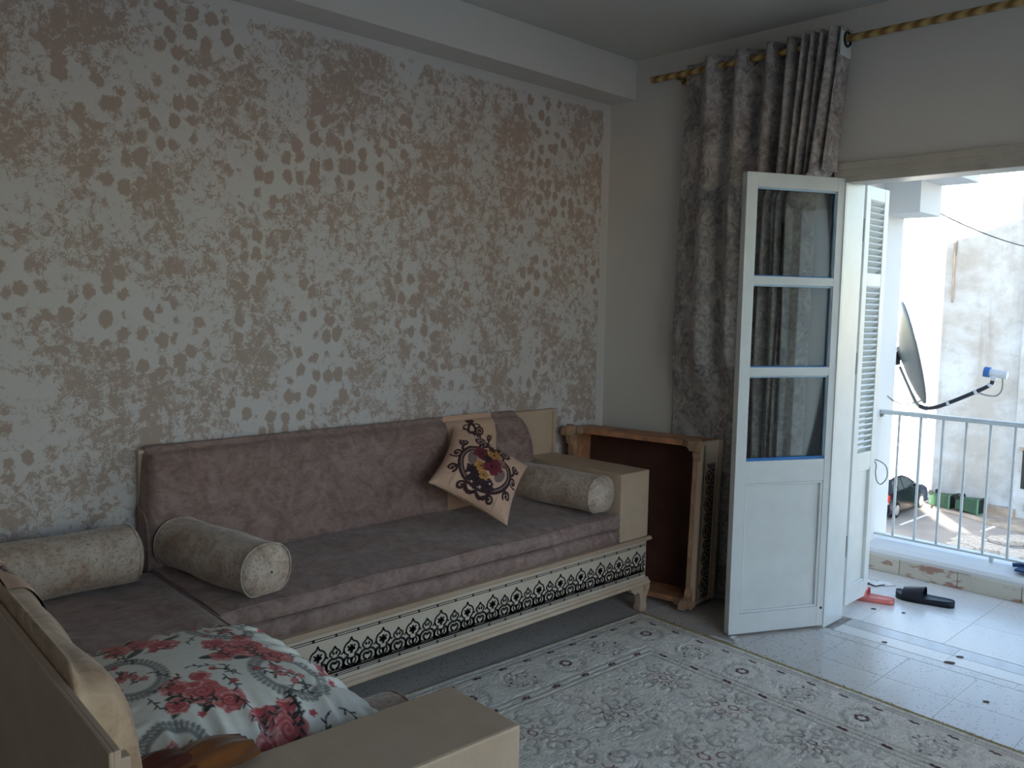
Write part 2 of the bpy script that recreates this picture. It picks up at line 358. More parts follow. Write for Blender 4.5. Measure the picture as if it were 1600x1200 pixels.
def ribbon(bm, pts, wd, z0, z1=None, plane='xz'):
    """flat raised stroke; pts 2D, in a plane with thickness z0..z1 along the third axis"""
    n = len(pts); L = []; Rr = []
    for i, p in enumerate(pts):
        a = np.array(pts[max(0, i-1)]); b = np.array(pts[min(n-1, i+1)]); d = b-a; d = d/(np.hypot(*d)+1e-9); nn = np.array([-d[1], d[0]])
        w = wd[i] if isinstance(wd, (list, tuple)) else wd
        L.append(np.array(p)+nn*w/2); Rr.append(np.array(p)-nn*w/2)
    def p3(q, z): return (q[0], z, q[1]) if plane == 'xz' else (q[0], q[1], z)
    vs = [p3(q, z1) for q in L]+[p3(q, z1) for q in Rr]+[p3(q, z0) for q in L]+[p3(q, z0) for q in Rr]
    fs = []
    for i in range(n-1):
        fs += [(i, i+1, n+i+1, n+i), (i, 2*n+i, 2*n+i+1, i+1), (n+i, n+i+1, 3*n+i+1, 3*n+i)]
    bm.add(vs, fs)

# ================================================================ SETTING
XF, YW, ZC, ZB = 3.854, 3.20, 2.86, 2.648
XB, YR = -1.9, -1.3
def struct(b, name, m, label, cat, parent=None, **k): return props(b.build(name, m, parent, **k), label, cat, kind='structure')
fl = struct(B().box((XB-.2, YR-.2, -.20), (5.3, YW+.2, -.012)), 'floor', 'grout', 'pale speckled terrazzo tile floor running from the room out onto the balcony', 'floor')
def tile_mesh(w, h, m): return B().box((.0007, .0007, -.012), (w-.0007, h-.0007, 0), .0006).mesh('tile', m)
TS = .279; tm = tile_mesh(TS, TS, 'terrazzo')
for i in range(9):
    for j in range(12):
        link('tile', tm, fl, (3.80-TS*(i+1), 1.657+TS*(5-j)-.0, 0))
ns = tile_mesh(.066, .279*2, 'terrazzo')
for j in range(8): link('tile', ns, fl, (3.802, 3.2-.558*(j+1)+.0, 0))
B().box((XB, YR, -.012), (3.80-TS*9, YW, 0)).build('plain_floor_screed', 'terrazzo', fl)
B().box((3.80-TS*9, YR, -.012), (3.868, 1.657+TS*(5-11)-.001, 0)).build('plain_floor_screed', 'terrazzo', fl)
th = tile_mesh(.105, .5, 'balcony_stone'); st_ = tile_mesh(.105, .5, 'sill_shade_stone')  # outer slabs greyer: shading across the doorway put into the stone colour
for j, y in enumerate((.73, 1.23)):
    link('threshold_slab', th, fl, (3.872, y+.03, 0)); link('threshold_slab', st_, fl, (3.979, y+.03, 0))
bt = tile_mesh(.385, .385, 'balcony_stone')
for i in range(3):
    for j in range(7): link('tile', bt, fl, (4.088+.385*i-(.0), 2.107-.385*(j+1), 0))
# walls
struct(B().box((XB-.2, YW, -.2), (XF+.2, YW+.2, 3.1)), 'wall_left', 'sponged_wall', 'long wall sponge painted in mauve brown dabs over pale grey behind the sofa', 'wall')
DY0, DY1, DZ = .73, 1.80, 2.105
wf = B().box((XF, DY1+.03, -.2), (XF+.2, YW, 3.1)).box((XF, YR-.2, -.2), (XF+.2, DY0-.03, 3.1)).box((XF, DY0-.03, DZ+.02), (XF+.2, DY1+.03, 3.1))
struct(wf, 'wall_far', 'plaster_white', 'plain off-white end wall with the balcony doorway and the grey curtain', 'wall')
wr = B().box((XB-.2, YR-.2, -.2), (.1, YR, 3.1)).box((2.9, YR-.2, -.2), (XF+.2, YR, 3.1)).box((.1, YR-.2, -.2), (2.9, YR, .4)).box((.1, YR-.2, 2.5), (2.9, YR, 3.1))
struct(wr, 'wall_right', 'plaster_white', 'off-white unseen side wall with a wide opening added for fill light, behind the viewer on the right', 'wall')
struct(B().box((XB-.2, YR, -.2), (XB, YW, 3.1)), 'wall_back', 'plaster_white', 'plain off-white wall behind the viewer', 'wall')
struct(B().box((XB-.2, YR-.2, ZC), (XF+.2, YW+.2, ZC+.25)), 'ceiling', 'ceiling_paint', 'flat dull white ceiling', 'ceiling')
bmz = B().box((XB, 3.02, ZB), (XF, YW, ZC), .004)
struct(bmz, 'trim_1', 'plaster_white', 'boxed white beam under the ceiling along the sponged wall', 'beam')
# frame of the unseen side window, added to let in fill light
w1 = B()
for x in (.1, 1.0, 1.92, 2.84): w1.box((x, YR-.12, .4), (x+.06, YR-.06, 2.5))
for z in (.4, 2.44): w1.box((.1, YR-.12, z), (2.9, YR-.06, z+.06))
struct(w1, 'fill_window', 'gloss_white', 'white framed side window added for fill light, behind the viewer', 'window')
# door frame: lintel mouldings and jambs
lt = root('trim_2', (XF, 0, 0), 0, 'cream grey painted door frame with stepped lintel moulding around the balcony opening', 'door frame', kind='structure')
B().box((-.018, DY0-.07, DZ+.012), (.002, DY1+.055, DZ+.07), .004).build('lintel_moulding', 'trim_grey', lt)
B().box((-.03, DY0-.07, DZ+.045), (-.012, DY1+.055, DZ+.075), .004).build('lintel_moulding', 'trim_grey', lt)
B().box((-.006, DY0, DZ-.012), (.07, DY1, DZ+.0195), .003).build('lintel', 'trim_grey', lt)
B().box((.07, DY0, DZ+.0), (.2, DY1, DZ+.022)).build('soffit_board', 'trim_grey', lt)
B().box((.0, DY1, 0), (.2, DY1+.0295, DZ+.019), .003).build('jamb', 'gloss_white', lt); B().box((.0, DY0-.0295, 0), (.2, DY0, DZ+.019), .003).build('jamb', 'gloss_white', lt)
B().box((-.012, 1.176, DZ-.004), (.012, 1.212, DZ+.028), .004).cyl((-.016, 1.194, DZ+.018), (-.008, 1.194, DZ+.018), .012).build('door_catch', 'trim_grey', lt)
# ---------------------------------------------------------------- glazed door leaves
def door_leaf(name, loc, rz, label, cat, flip=1):
    """local x from free edge (0) to hinge (W); front face (to viewer) at y=0"""
    W, H0, H1, T = .527, .012, 2.115, .04; d = root(name, loc, rz, label, cat, kind='structure')
    stl, x1 = .055, .474
    fr = B()
    fr.box((0, 0, H0), (stl, T, H1), .003).box((x1, 0, H0), (W, T, H1), .003)
    for z0, z1 in ((2.052, H1), (1.622, 1.66), (1.210, 1.250), (.716, .82), (H0, .108)): fr.box((stl-.001, .001, z0), (x1+.001, T-.001, z1), .003)
    fr.build('leaf_frame', 'gloss_white', d)
    pn = B(); pn.box((stl, .014, .108), (x1, .026, .716))
    pn.build('lower_panel', 'gloss_white', d)
    md = B()
    for a, b_ in (((stl, .002, .108), (stl+.012, .014, .716)), ((x1-.014, .002, .108), (x1, .014, .716)), ((stl, .002, .108), (x1, .014, .12)), ((stl, .002, .704), (x1, .014, .716))):
        md.box(a, b_, .005)
    md.build('panel_moulding', 'gloss_white', d)
    for z0, z1 in ((1.66, 2.052), (1.25, 1.622), (.82, 1.21)):
        link('glass_pane', B().box((stl, .018, z0), (x1, .022, z1)).mesh('glass_pane', 'glass'), d)
        bd = B(); w = .005
        for a, b_ in (((stl, .008, z0), (stl+w, .018, z1)), ((x1-w, .008, z0), (x1, .018, z1)), ((stl, .008, z1-w-.003), (x1, .018, z1))): bd.box(a, b_, .001)
        props(bd.build('glazing_bead', 'bead_pale', d), 'pale blue glazing bead')
        if z0 < 1: props(B().box((stl, .006, z0), (x1, .018, z0+.013), .002).build('bottom_bead', 'bead_blue', d), 'bright blue painted lower bead')
        else: props(B().box((stl, .010, z0), (x1, .018, z0+.005), .001).build('bottom_bead', 'bead_blue', d), 'bright blue painted lower bead')
    for z in (.25, 1.1, 1.9): B().cyl((W+.004, T*.5, z), (W+.004, T*.5, z+.09), .008, 10).build('hinge', 'gloss_white', d)
    props(B().cyl((.495, -.003, .1), (.495, .002, .1), .006, 10).build('bolt_hole', 'dark_metal', d), 'small dark bolt near the foot')
    return d
# leaf from free edge (3.40,2.04) to hinge (3.87,1.80)
ang = math.atan2(1.80-2.04, 3.87-3.40)
door_leaf('door_1', (3.401, 2.038, 0), ang, 'white glazed door leaf with three stacked panes over a plain panel, swung into the room', 'door')
# the facing leaf, hinged on the far jamb out of frame
dd = door_leaf('door_2', (3.800, .15, 0), math.atan2(.68-.15, 3.815-3.800), 'matching white glazed door leaf on the opposite jamb, swung into the room', 'door')
# ---------------------------------------------------------------- louvred shutter leaves
def shutter(name, loc, rz, label, mir=1):
    W, T = .262, .042; d = root(name, loc, rz, label, 'shutter', 'louvred shutters of the balcony doorway')
    fr = B(); a, b_ = .05, .212
    fr.box((0, 0, .03), (a, T, 2.12), .003).box((b_, 0, .03), (W, T, 2.12), .003)
    for z0, z1 in ((2.055, 2.12), (1.635, 1.70), (.715, .80), (.03, .115)): fr.box((a-.001, .001, z0), (b_+.001, T-.001, z1), .003)
    fr.build('leaf_frame', 'shutter_white', d)
    B().box((a, .016, .115), (b_, .03, .715), .002).box((a, .004, .115), (a+.01, .016, .715), .004).box((a, .004, .115), (b_, .016, .127), .004).box((a, .004, .703), (b_, .016, .715), .004).build('lower_panel', 'shutter_white', d)
    rot = Matrix.Rotation(R(-38), 3, 'X')
    sl = B().box((a-.002, -.001, -.004), (b_+.002, .043, .004), .001, rot).mesh('slat', 'shutter_white')
    for z0, z1 in ((1.70, 2.055), (.80, 1.635)):
        n = int(round((z1-z0)/.0285))
        for i in range(n): link('slat', sl, d, (0, 0, z0+(i+.5)*(z1-z0)/n))
    for z in (.28, 1.2, 1.85): B().box((-.004, .006, z), (.001, T-.006, z+.11), .001).cyl((-.006, T, z+.02), (-.006, T, z+.09), .006, 8).build('hinge', 'zinc', d)
    return d
shutter('shutter', (4.15, 1.832, 0), 0, 'narrow white louvred shutter leaf folded out beside the pink slipper')
shutter('shutter', (4.16, .655, 0), 0, 'narrow white louvred shutter leaf at the far side of the doorway, outside the picture')

# ================================================================ BALCONY
XE = 5.3
struct(B().box((XF+.2, 2.107, -.2), (XE, 2.35, 2.6)), 'wall_end', 'outdoor_white', 'white end wall of the balcony behind the shutter', 'wall')
cb = root('curb', (0, 0, 0), 0, 'low balcony curb with pale blue-lit top and stained cream skirting tiles', 'curb', kind='structure')
pr = [(4.997, -.2), (4.997, .105), (5.01, .122), (5.06, .135), (5.16, .150), (5.3, .155), (5.3, -.2)]
B().prism(pr, 1, -1.6, 2.107).build('curb_body', 'outdoor_white', cb)
tj = [2.107, 1.894, 1.581, 1.264, .95, .64, .33, .02]
for a, b_ in zip(tj[:-1], tj[1:]):
    B().box((-.0065, -(a-b_)/2+.0015, .0), (.0065, (a-b_)/2-.0015, .088), .002).build('skirting_tile', 'stained_tile', cb, loc=(4.990, (a+b_)/2, .001))
# railing
rl = root('railing', (5.13, 0, 0), 0, 'white painted metal balcony railing with thin upright bars on the curb', 'railing')
B().box((-.02, -1.6, .908), (.02, 2.107, .934), .004).build('top_rail', 'rail_paint', rl)
B().box((-.012, -1.6, .176), (.012, 2.107, .188), .002).build('bottom_rail', 'rail_paint', rl)
bar = B().cyl((0, 0, .186), (0, 0, .910), .0075, 10).mesh('bar', 'rail_paint')
for i in range(28): link('bar', bar, rl, (0, 1.999-.1228*i, 0))
B().box((-.012, 2.095, .89), (.012, 2.107, .92)).cyl((-.022, 2.088, .905), (-.018, 2.088, .905), .006, 8).build('wall_fixing', 'zinc', rl)
for y in (1.45, .3, -.9): B().box((-.01, y, .15), (.01, y+.02, .18)).build('foot_lug', 'rail_paint', rl)
# slab over the balcony
ub = root('balcony_slab', (0, 0, 0), 0, 'white underside of the balcony above with a boxed beam end on the pillar', 'slab', kind='structure')
B().box((XF+.2, 1.70, 2.245), (XE, 2.35, 2.40), .01).build('slab', 'outdoor_white', ub)
B().box((4.99, 1.90, 2.07), (XE, 2.12, 2.25), .004).build('beam_end', 'outdoor_white', ub)
B().cyl((4.6, 2.1, 2.07), (4.6, 2.106, 2.07), .012, 10).build('screw_plate', 'zinc', ub)

# ================================================================ OWN AND NEIGHBOUR BUILDINGS (mostly behind the viewer, some added to shape sun and shade)
struct(B().box((XB-.4, YR-.4, -6), (5.3, 12, -.2)), 'building_base', 'white_render', 'lower storeys of the house under the balcony', 'building')
struct(B().box((-14, -20.8, -6), (-10, -6, 6.5)), 'street_shade_block', 'white_render', 'added low white block that shades the street and car, outside the picture', 'building')  # added out of view to shade the asphalt and the car
struct(B().box((.47, -30, -6), (3.8, -13.7, 12.8)), 'neighbour_block', 'white_render', 'tall neighbouring block casting the street shadow, outside the picture', 'building')
struct(B().box((.47, -30, -6), (3.8, -16.3, 20)), 'neighbour_tower', 'white_render', 'stair tower on the tall neighbouring block, outside the picture', 'building')
struct(B().box((-3, -16, -6), (0, -9, 1.7)), 'sun_strip_blocker', 'white_render', 'added low block that ends the sun strip on the street, outside the picture', 'building')  # added out of view to cut off the near end of the sun strip
struct(B().box((-34, -24, -6), (-22, -8, 14)), 'window_sun_blocker', 'white_render', 'added block that keeps the sun off the side window, behind the viewer, outside the picture', 'building')  # added out of view so no direct sun enters the side window
G = -6.0
struct(B().box((-60, -60, G-.3), (90, 90, G)), 'street', 'asphalt', 'worn grey asphalt street below the balcony', 'street')
DX = 35.6
bw = root('weathered_building', (DX, 10, G), 0, 'tall weathered whitewashed wall across the street behind the green bins', 'building')
B().box((0, -14, 0), (9, 2.74, 12.45)).build('wall', 'weathered_wall', bw)
B().box((-.05, 2.45, 0), (.02, 2.78, 12.45), .02).build('corner_strip', 'white_render', bw)
B().box((-.18, -14, 0), (.02, -.42, 12.2)).build('projecting_wall', 'weathered_wall', bw)
wi = B().box((-.2, -1.5, 1.15), (-.17, -.72, 2.6)).build('window', 'window_dark', bw)
for k in range(4): B().cyl((-.22, -1.45+k*.2, 1.15), (-.22, -1.45+k*.2, 2.6), .02, 6).build('window_bar', 'dark_metal', wi)
B().box((-.26, -1.6, 2.6), (-.17, -.62, 2.7)).build('window_lintel', 'old_concrete', bw)
B().box((-.30, -1.6, .35), (-.17, -.9, .6)).build('vent_block', 'old_concrete', bw)
B().tube([(-.05, 2.05, 12.3), (-.05, 1.95, 11.4), (-.05, 2.05, 10.6), (-.05, 2.1, 9.8)], .025, 6).build('hanging_cable', 'cable_grey', bw)
B().cyl((-.06, 2.12, 8.0), (-.06, 2.14, 10.3), .04, 8).build('drain_pipe', 'old_concrete', bw)
B().box((-.35, -.6, 0), (.0, .75, .35), .03).build('concrete_plinth', 'old_concrete', bw)
ow = root('white_building', (37.2, 18.1, G), 0, 'bright sunlit white building beyond the parked car', 'building')
B().box((0, -5.3, 0), (9, 14, 12.5)).build('wall', 'white_render', ow)
B().box((-.03, -3.3, .0), (.03, -1.0, 1.75), .02).build('garage_door', 'old_concrete', ow)
B().box((-.5, -4.9, 1.95), (.02, 0, 2.15), .02).build('awning_ledge', 'white_render', ow)
pv = root('pavement', (0, 0, G), 0, 'strip of broken concrete pavement along the weathered wall', 'pavement', kind='structure')
B().prism([(35.6, 12.3), (34.5, 12.0), (34.0, 10.6), (33.4, 9.4), (32.9, 8.0), (30.5, 2), (35.6, 2)], 2, .0, .05).build('pavement_slab', 'old_concrete', pv)
mk = B().prism([(31.0, 11.88), (31.0, 11.78), (33.7, 11.74), (33.7, 11.84)], 2, G, G+.01); props(mk.build('parking_line', 'road_paint'), 'thin white parking line on the asphalt beside the car', 'road marking')
mk = B().prism([(32.3, 9.62), (32.3, 9.5), (33.7, 9.42), (33.7, 9.54)], 2, G, G+.01); props(mk.build('parking_line', 'road_paint'), 'short white parking line below the overturned bins', 'road marking')
ph = root('broken_paving', (31, 8.6, G), 0, 'patch of cracked pale concrete slabs broken up in the street', 'rubble')
rr = random.Random(4)
for k in range(11):
    cx, cy = rr.uniform(-1.6, 1.0), rr.uniform(-1.0, .8); n = rr.randint(5, 7)
    pts = [(cx+rr.uniform(.3, .6)*math.cos(2*math.pi*i/n)*1.4, cy+rr.uniform(.3, .6)*math.sin(2*math.pi*i/n)) for i in range(n)]
    B().prism(pts, 2, 0, .05+.008*k).build('slab_piece', 'rubble', ph)

# ---------------------------------------------------------------- car
def car():
    c = root('car', (31.35, 12.36, G), R(1), 'dark blue hatchback parked against the sunlit white building', 'car')
    W = 1.66
    low = [(0, .35), (-.03, .55), (.02, .92), (.12, .98), (2.72, .95), (3.45, .82), (3.72, .62), (3.76, .32), (3.6, .2), (.15, .2)]
    b = B().prism(crom(low, 4, True), 1, 0, W); bmesh.ops.bevel(b.bm, geom=[e for e in b.bm.edges if e.calc_length() > 1.5 and False] or [], offset=.01)
    b.build('body', 'car_paint', c)
    cab = [(.06, .95), (.22, 1.25), (.42, 1.43), (.9, 1.48), (1.55, 1.46), (1.95, 1.36), (2.78, .94)]
    g = B(); n = len(cab)
    def ins(z): return .03+.20*(z-.94)/.54
    vs = [(x, ins(z), z) for x, z in cab]+[(x, W-ins(z), z) for x, z in cab]
    g.add(vs, [tuple(range(n))[::-1], tuple(range(n, 2*n))]+[(i, i+1, n+i+1, n+i) for i in range(n-1)]); g.build('cabin', 'car_paint', c)
    def side(pts, y0): return [(x, ins(z)-.012, z) for x, z in pts]
    for w in ([(.32, 1.0), (.42, 1.28), (.62, 1.36), (.82, 1.0)], [(.88, 1.0), (.72, 1.37), (1.22, 1.40), (1.32, 1.0)], [(1.38, 1.0), (1.30, 1.40), (1.82, 1.34), (2.45, .99)]):
        q = B(); v = side(w, 0); q.add(v+[(a, b_+.02, z) for a, b_, z in v], [(0, 1, 2, 3), (4, 5, 6, 7), (0, 1, 5, 4), (1, 2, 6, 5), (2, 3, 7, 6), (3, 0, 4, 7)]); q.build('side_window', 'car_glass', c)
    q = B(); q.add([(.10, .2, 1.02), (.10, W-.2, 1.02), (.30, W-.3, 1.34), (.30, .3, 1.34)], [(0, 1, 2, 3)]); 
    for v in q.bm.verts: v.co.x -= .03
    bmesh.ops.solidify(q.bm, geom=q.bm.faces[:], thickness=.01); q.build('rear_window', 'car_glass', c)
    for x in (.62, 3.02):
        for y, s in ((-.02, 1), (W+.02, -1)):
            w = B().cyl((x, y, .29), (x, y+.2*s, .29), .29, 24).build('wheel', 'tyre', c)
            h = B().cyl((x, y-.012*s, .29), (x, y+.02*s, .29), .19, 20)
            h.build('hubcap', 'hubcap', w)
    for y in (.02, W-.26): B().box((-.05, y, .66), (.1, y+.24, .93), .03).build('tail_light', 'lamp_red', c)
    B().box((-.05, .03, .58), (.02, .28, .65), .01).build('reverse_lamp', 'hubcap', c)
    B().box((-.06, .6, .5), (-.02, 1.06, .61)).build('number_plate', 'hubcap', c)
    B().box((-.08, .05, .28), (.1, W-.05, .5), .04).build('bumper', 'car_paint', c)
    B().box((2.2, -.14, .98), (2.34, .02, 1.1), .03).build('wing_mirror', 'car_paint', c)
    B().box((.9, -.012, .82), (1.1, .0, .86), .004).box((1.7, -.012, .82), (1.9, .0, .86), .004).build('door_handle', 'dark_metal', c)
car()
def bin_(loc, rz, label, tilt):
    b = root('wheelie_bin', loc, rz, label, 'bin', 'green bins lying by the wall'); 
    # lying on its side: local x = bin's height axis
    q = B(); vs = []
    for x, a in ((0, .21), (.86, .29)):
        vs += [(x, -a, .29-a*.9), (x, a, .29-a*.9), (x, a, .29+a), (x, -a, .29+a)]
    q.add(vs, [(0, 1, 2, 3), (0, 1, 5, 4), (1, 2, 6, 5), (2, 3, 7, 6), (3, 0, 4, 7)]); bmesh.ops.solidify(q.bm, geom=q.bm.faces[:], thickness=.015)
    q.build('tub', 'bin_green', b)
    B().box((.83, -.31, 0), (.9, .31, .03), .01).box((.83, -.31, .57), (.9, .31, .6), .01).box((.83, -.31, .0), (.9, -.28, .6), .01).box((.83, .28, .0), (.9, .31, .6), .01).build('rim', 'bin_green', b)
    B().box((.80, -.28, .03), (.82, .28, .57)).build('dark_inside', 'bin_dark', b)
    B().cyl((.06, -.26, .55), (.06, -.2, .55), .1, 14).cyl((.06, .2, .55), (.06, .26, .55), .1, 14).build('wheel', 'bin_dark', b)
    B().tube([(.9, -.2, .6), (.96, -.2, .64), (.96, .2, .64), (.9, .2, .6)], .02, 6).build('handle', 'bin_dark', b)
    return b
bin_((35.25, 12.28, G+.0), R(-103), 'left one of two green wheelie bins lying by the wall, next to the car', 0)
bin_((34.93, 11.24, G+.05), R(-97), 'right one of two green wheelie bins lying by the wall, its dark mouth open', 0)

# ---------------------------------------------------------------- satellite dish
def dish():
    c = root('satellite_dish', (5.68, 2.15, 1.26), 0, 'grey satellite dish with long black arm fixed outside the balcony pillar', 'satellite dish')
    # dish axis in world: mostly -Y, slightly up and +X
    nrm = Vector((.44, -.87, .25)).normalized(); up = Vector((0, 0, 1)); up = (up-nrm*up.dot(nrm)).normalized(); rt = up.cross(nrm)
    RR, n, m = .335, 10, 36; 
    for nm, off in (('reflector', 0),):
        vs = []; fs = []
        for k, o_ in enumerate((0, -.008)):
            for i in range(n+1):
                r = RR*i/n
                for j in range(m):
                    a = 2*math.pi*j/m; p = rt*(r*.92*math.cos(a))+up*(r*math.sin(a))+nrm*(.07*(i/n)**2-.07+o_); vs.append(p)
        for k in range(2):
            o_ = k*(n+1)*m
            fs += [(o_+i*m+j, o_+i*m+(j+1) % m, o_+(i+1)*m+(j+1) % m, o_+(i+1)*m+j) for i in range(n) for j in range(m)]
        e = (n+1)*m; fs += [(n*m+j, n*m+(j+1) % m, e+n*m+(j+1) % m, e+n*m+j) for j in range(m)]
        b = B(); b.add(vs, fs, True); b.build('reflector', 'dish_grey', c)
    off = Vector((5.68, 2.15, 1.26))
    def w(x, y, z): return Vector((x, y, z))-off
    B().box(w(5.62, 2.25, 1.17), w(5.74, 2.36, 1.26), .006).cyl(w(5.68, 2.19, 1.17), w(5.68, 2.25, 1.29), .018, 8).build('mounting_bracket', 'zinc', c)
    B().tube(crom([w(5.70, 2.24, 1.16), w(5.70, 2.18, 1.04), w(5.70, 2.13, .945), w(5.70, 2.10, .915)], 5), .010, 8).build('support_arm', 'zinc', c)
    B().cyl(w(5.68, 2.36, 1.21), w(5.30, 2.36, 1.21), .02, 10).build('wall_arm', 'zinc', c)
    B().tube(crom([w(5.70, 2.10, .915), w(5.70, 2.06, .905), w(5.70, 2.0, .918), w(5.70, 1.93, .95), w(5.70, 1.80, 1.02), w(5.70, 1.70, 1.08), w(5.70, 1.685, 1.11)], 5), .0125, 8).build('feed_arm', 'arm_black', c)
    B().cyl(w(5.70, 1.935, .948), w(5.70, 1.92, .955), .018, 10).cyl(w(5.70, 1.78, 1.03), w(5.70, 1.765, 1.038), .018, 10).cyl(w(5.70, 1.70, 1.075), w(5.70, 1.69, 1.09), .02, 10).build('tape_band', 'lnb_white', c)
    l = B().cyl(w(5.70, 1.70, 1.158), w(5.70, 1.605, 1.148), .024, 14).box(w(5.675, 1.69, 1.11), w(5.725, 1.66, 1.14), .006).build('feed_horn', 'lnb_white', c)
    B().cyl(w(5.70, 1.732, 1.162), w(5.70, 1.70, 1.158), .032, 14).build('horn_cap', 'lnb_blue', l)
    B().tube(crom([w(5.70, 1.63, 1.13), w(5.70, 1.63, 1.06), w(5.70, 1.66, 1.02), w(5.70, 1.72, 1.02), w(5.70, 1.77, 1.035)], 6), .0045, 6).build('signal_cable', 'cable_grey', c)
dish()
B().tube(crom([(5.15, 2.107, .99), (5.5, 2.12, .965), (5.7, 2.11, .955)], 6), .003, 6)
props(B().tube(crom([(5.2, 2.107, 1.01), (5.4, 2.10, .95), (5.72, 2.10, .95), (5.9, 2.2, .98)], 6), .004, 6).build('cable', 'cable_grey'), 'thin grey cable running from the pillar to the satellite dish', 'cable')
wp = []
a, b_ = Vector((5.05, 2.095, 2.235)), Vector((13, 2.3, 2.55))
for i in range(25):
    t_ = i/24; p_ = a.lerp(b_, t_); p_.z -= 4*.30*t_*(1-t_); wp.append(p_)
props(B().tube(wp, .0045, 6).build('overhead_wire', 'cable_black'), 'thin dark wire sagging from the balcony pillar towards the weathered wall', 'wire')
lp = [(5.0, 2.104, .66), (4.98, 2.09, .655), (4.96, 2.03, .65), (4.96, 1.99, .62), (4.96, 1.985, .56), (4.97, 2.02, .515), (4.98, 2.05, .53), (4.98, 2.06, .58), (4.98, 2.06, .63), (4.98, 2.10, .665)]
props(B().tube(crom(lp, 6), .0035, 6).build('cable', 'cable_grey'), 'loop of thin grey cable hanging from the balcony end wall beside the shutter', 'cable')
props(B().box((-.10, -.12, 0), (.07, .10, .012), .005).tube(crom([(-.02, .13, .012), (.0, .05, .02), (.02, -.1, .016)], 5), .012, 6).build('cloth', 'blue_cloth', loc=(5.13, 1.22, .151)), 'dark blue cloth lying on the curb under the railing', 'cloth')

# ================================================================ FURNITURE
# ornament drawn once: one arabesque repeat, x 0..1, z 0..0.78, mirrored inside
def motif_mesh(per, y):
    b = B(); k = per
    def st(p, w, sub=4): ribbon(b, [(q[0]*k, q[1]*k) for q in crom(p, sub)], w*k*1.3, y, y-.0012)
    def both(p, w, cx): 
        st([(cx+x, z) for x, z in p], w); st([(cx-x, z) for x, z in p], w)
    both([(0, .80), (.05, .70), (.17, .63), (.23, .50), (.17, .38), (.08, .34)], .035, .5)
    both([(0, .52), (.06, .50), (.10, .44)], .05, .5); st([(.5, .36), (.5, .60)], .06)
    both([(.02, .42), (.08, .55), (.13, .56)], .03, .5)
    both([(.08, .30), (.19, .27), (.25, .15), (.17, .05), (.05, .03)], .055, .5)
    both([(.0, .14), (.05, .24), (.12, .22), (.12, .14), (.07, .10)], .035, .5); st([(.5, .02), (.5, .26)], .05)
    for cx in (0, 1):
        s_ = 1 if cx == 0 else -1
        def one(p, w): st([(cx+s_*x, z) for x, z in p], w)
        one([(0, .68), (.05, .60), (.13, .54), (.15, .46), (.08, .40)], .035)
        one([(.0, .33), (.08, .36), (.20, .30), (.26, .17), (.22, .02)], .05); one([(.0, .2), (.06, .26), (.13, .20), (.09, .10), (.02, .06)], .05)
        one([(.03, .46), (.06, .54)], .045); one([(.20, .40), (.26, .46), (.30, .40)], .03)
    st([(0, .0), (.5, .015), (1, .0)], .03)
    for i in range(8):
        cx = (i+.5)/8; st([(cx-.05, .03), (cx, .09), (cx+.05, .03)], .028, 2)
    me = b.mesh('ornament', 'black_ink'); return me
PER = .138
def cushion_profile(d, h):   # forward distance, height, closed loop
    return [(0, 0), (d*.98, .0), (d*1.03, h*.25), (d*1.0, h*.55), (d*.86, h*.82), (d*.55, h*.97), (d*.2, h*1.0), (0, h*.985)]
SC = [None]
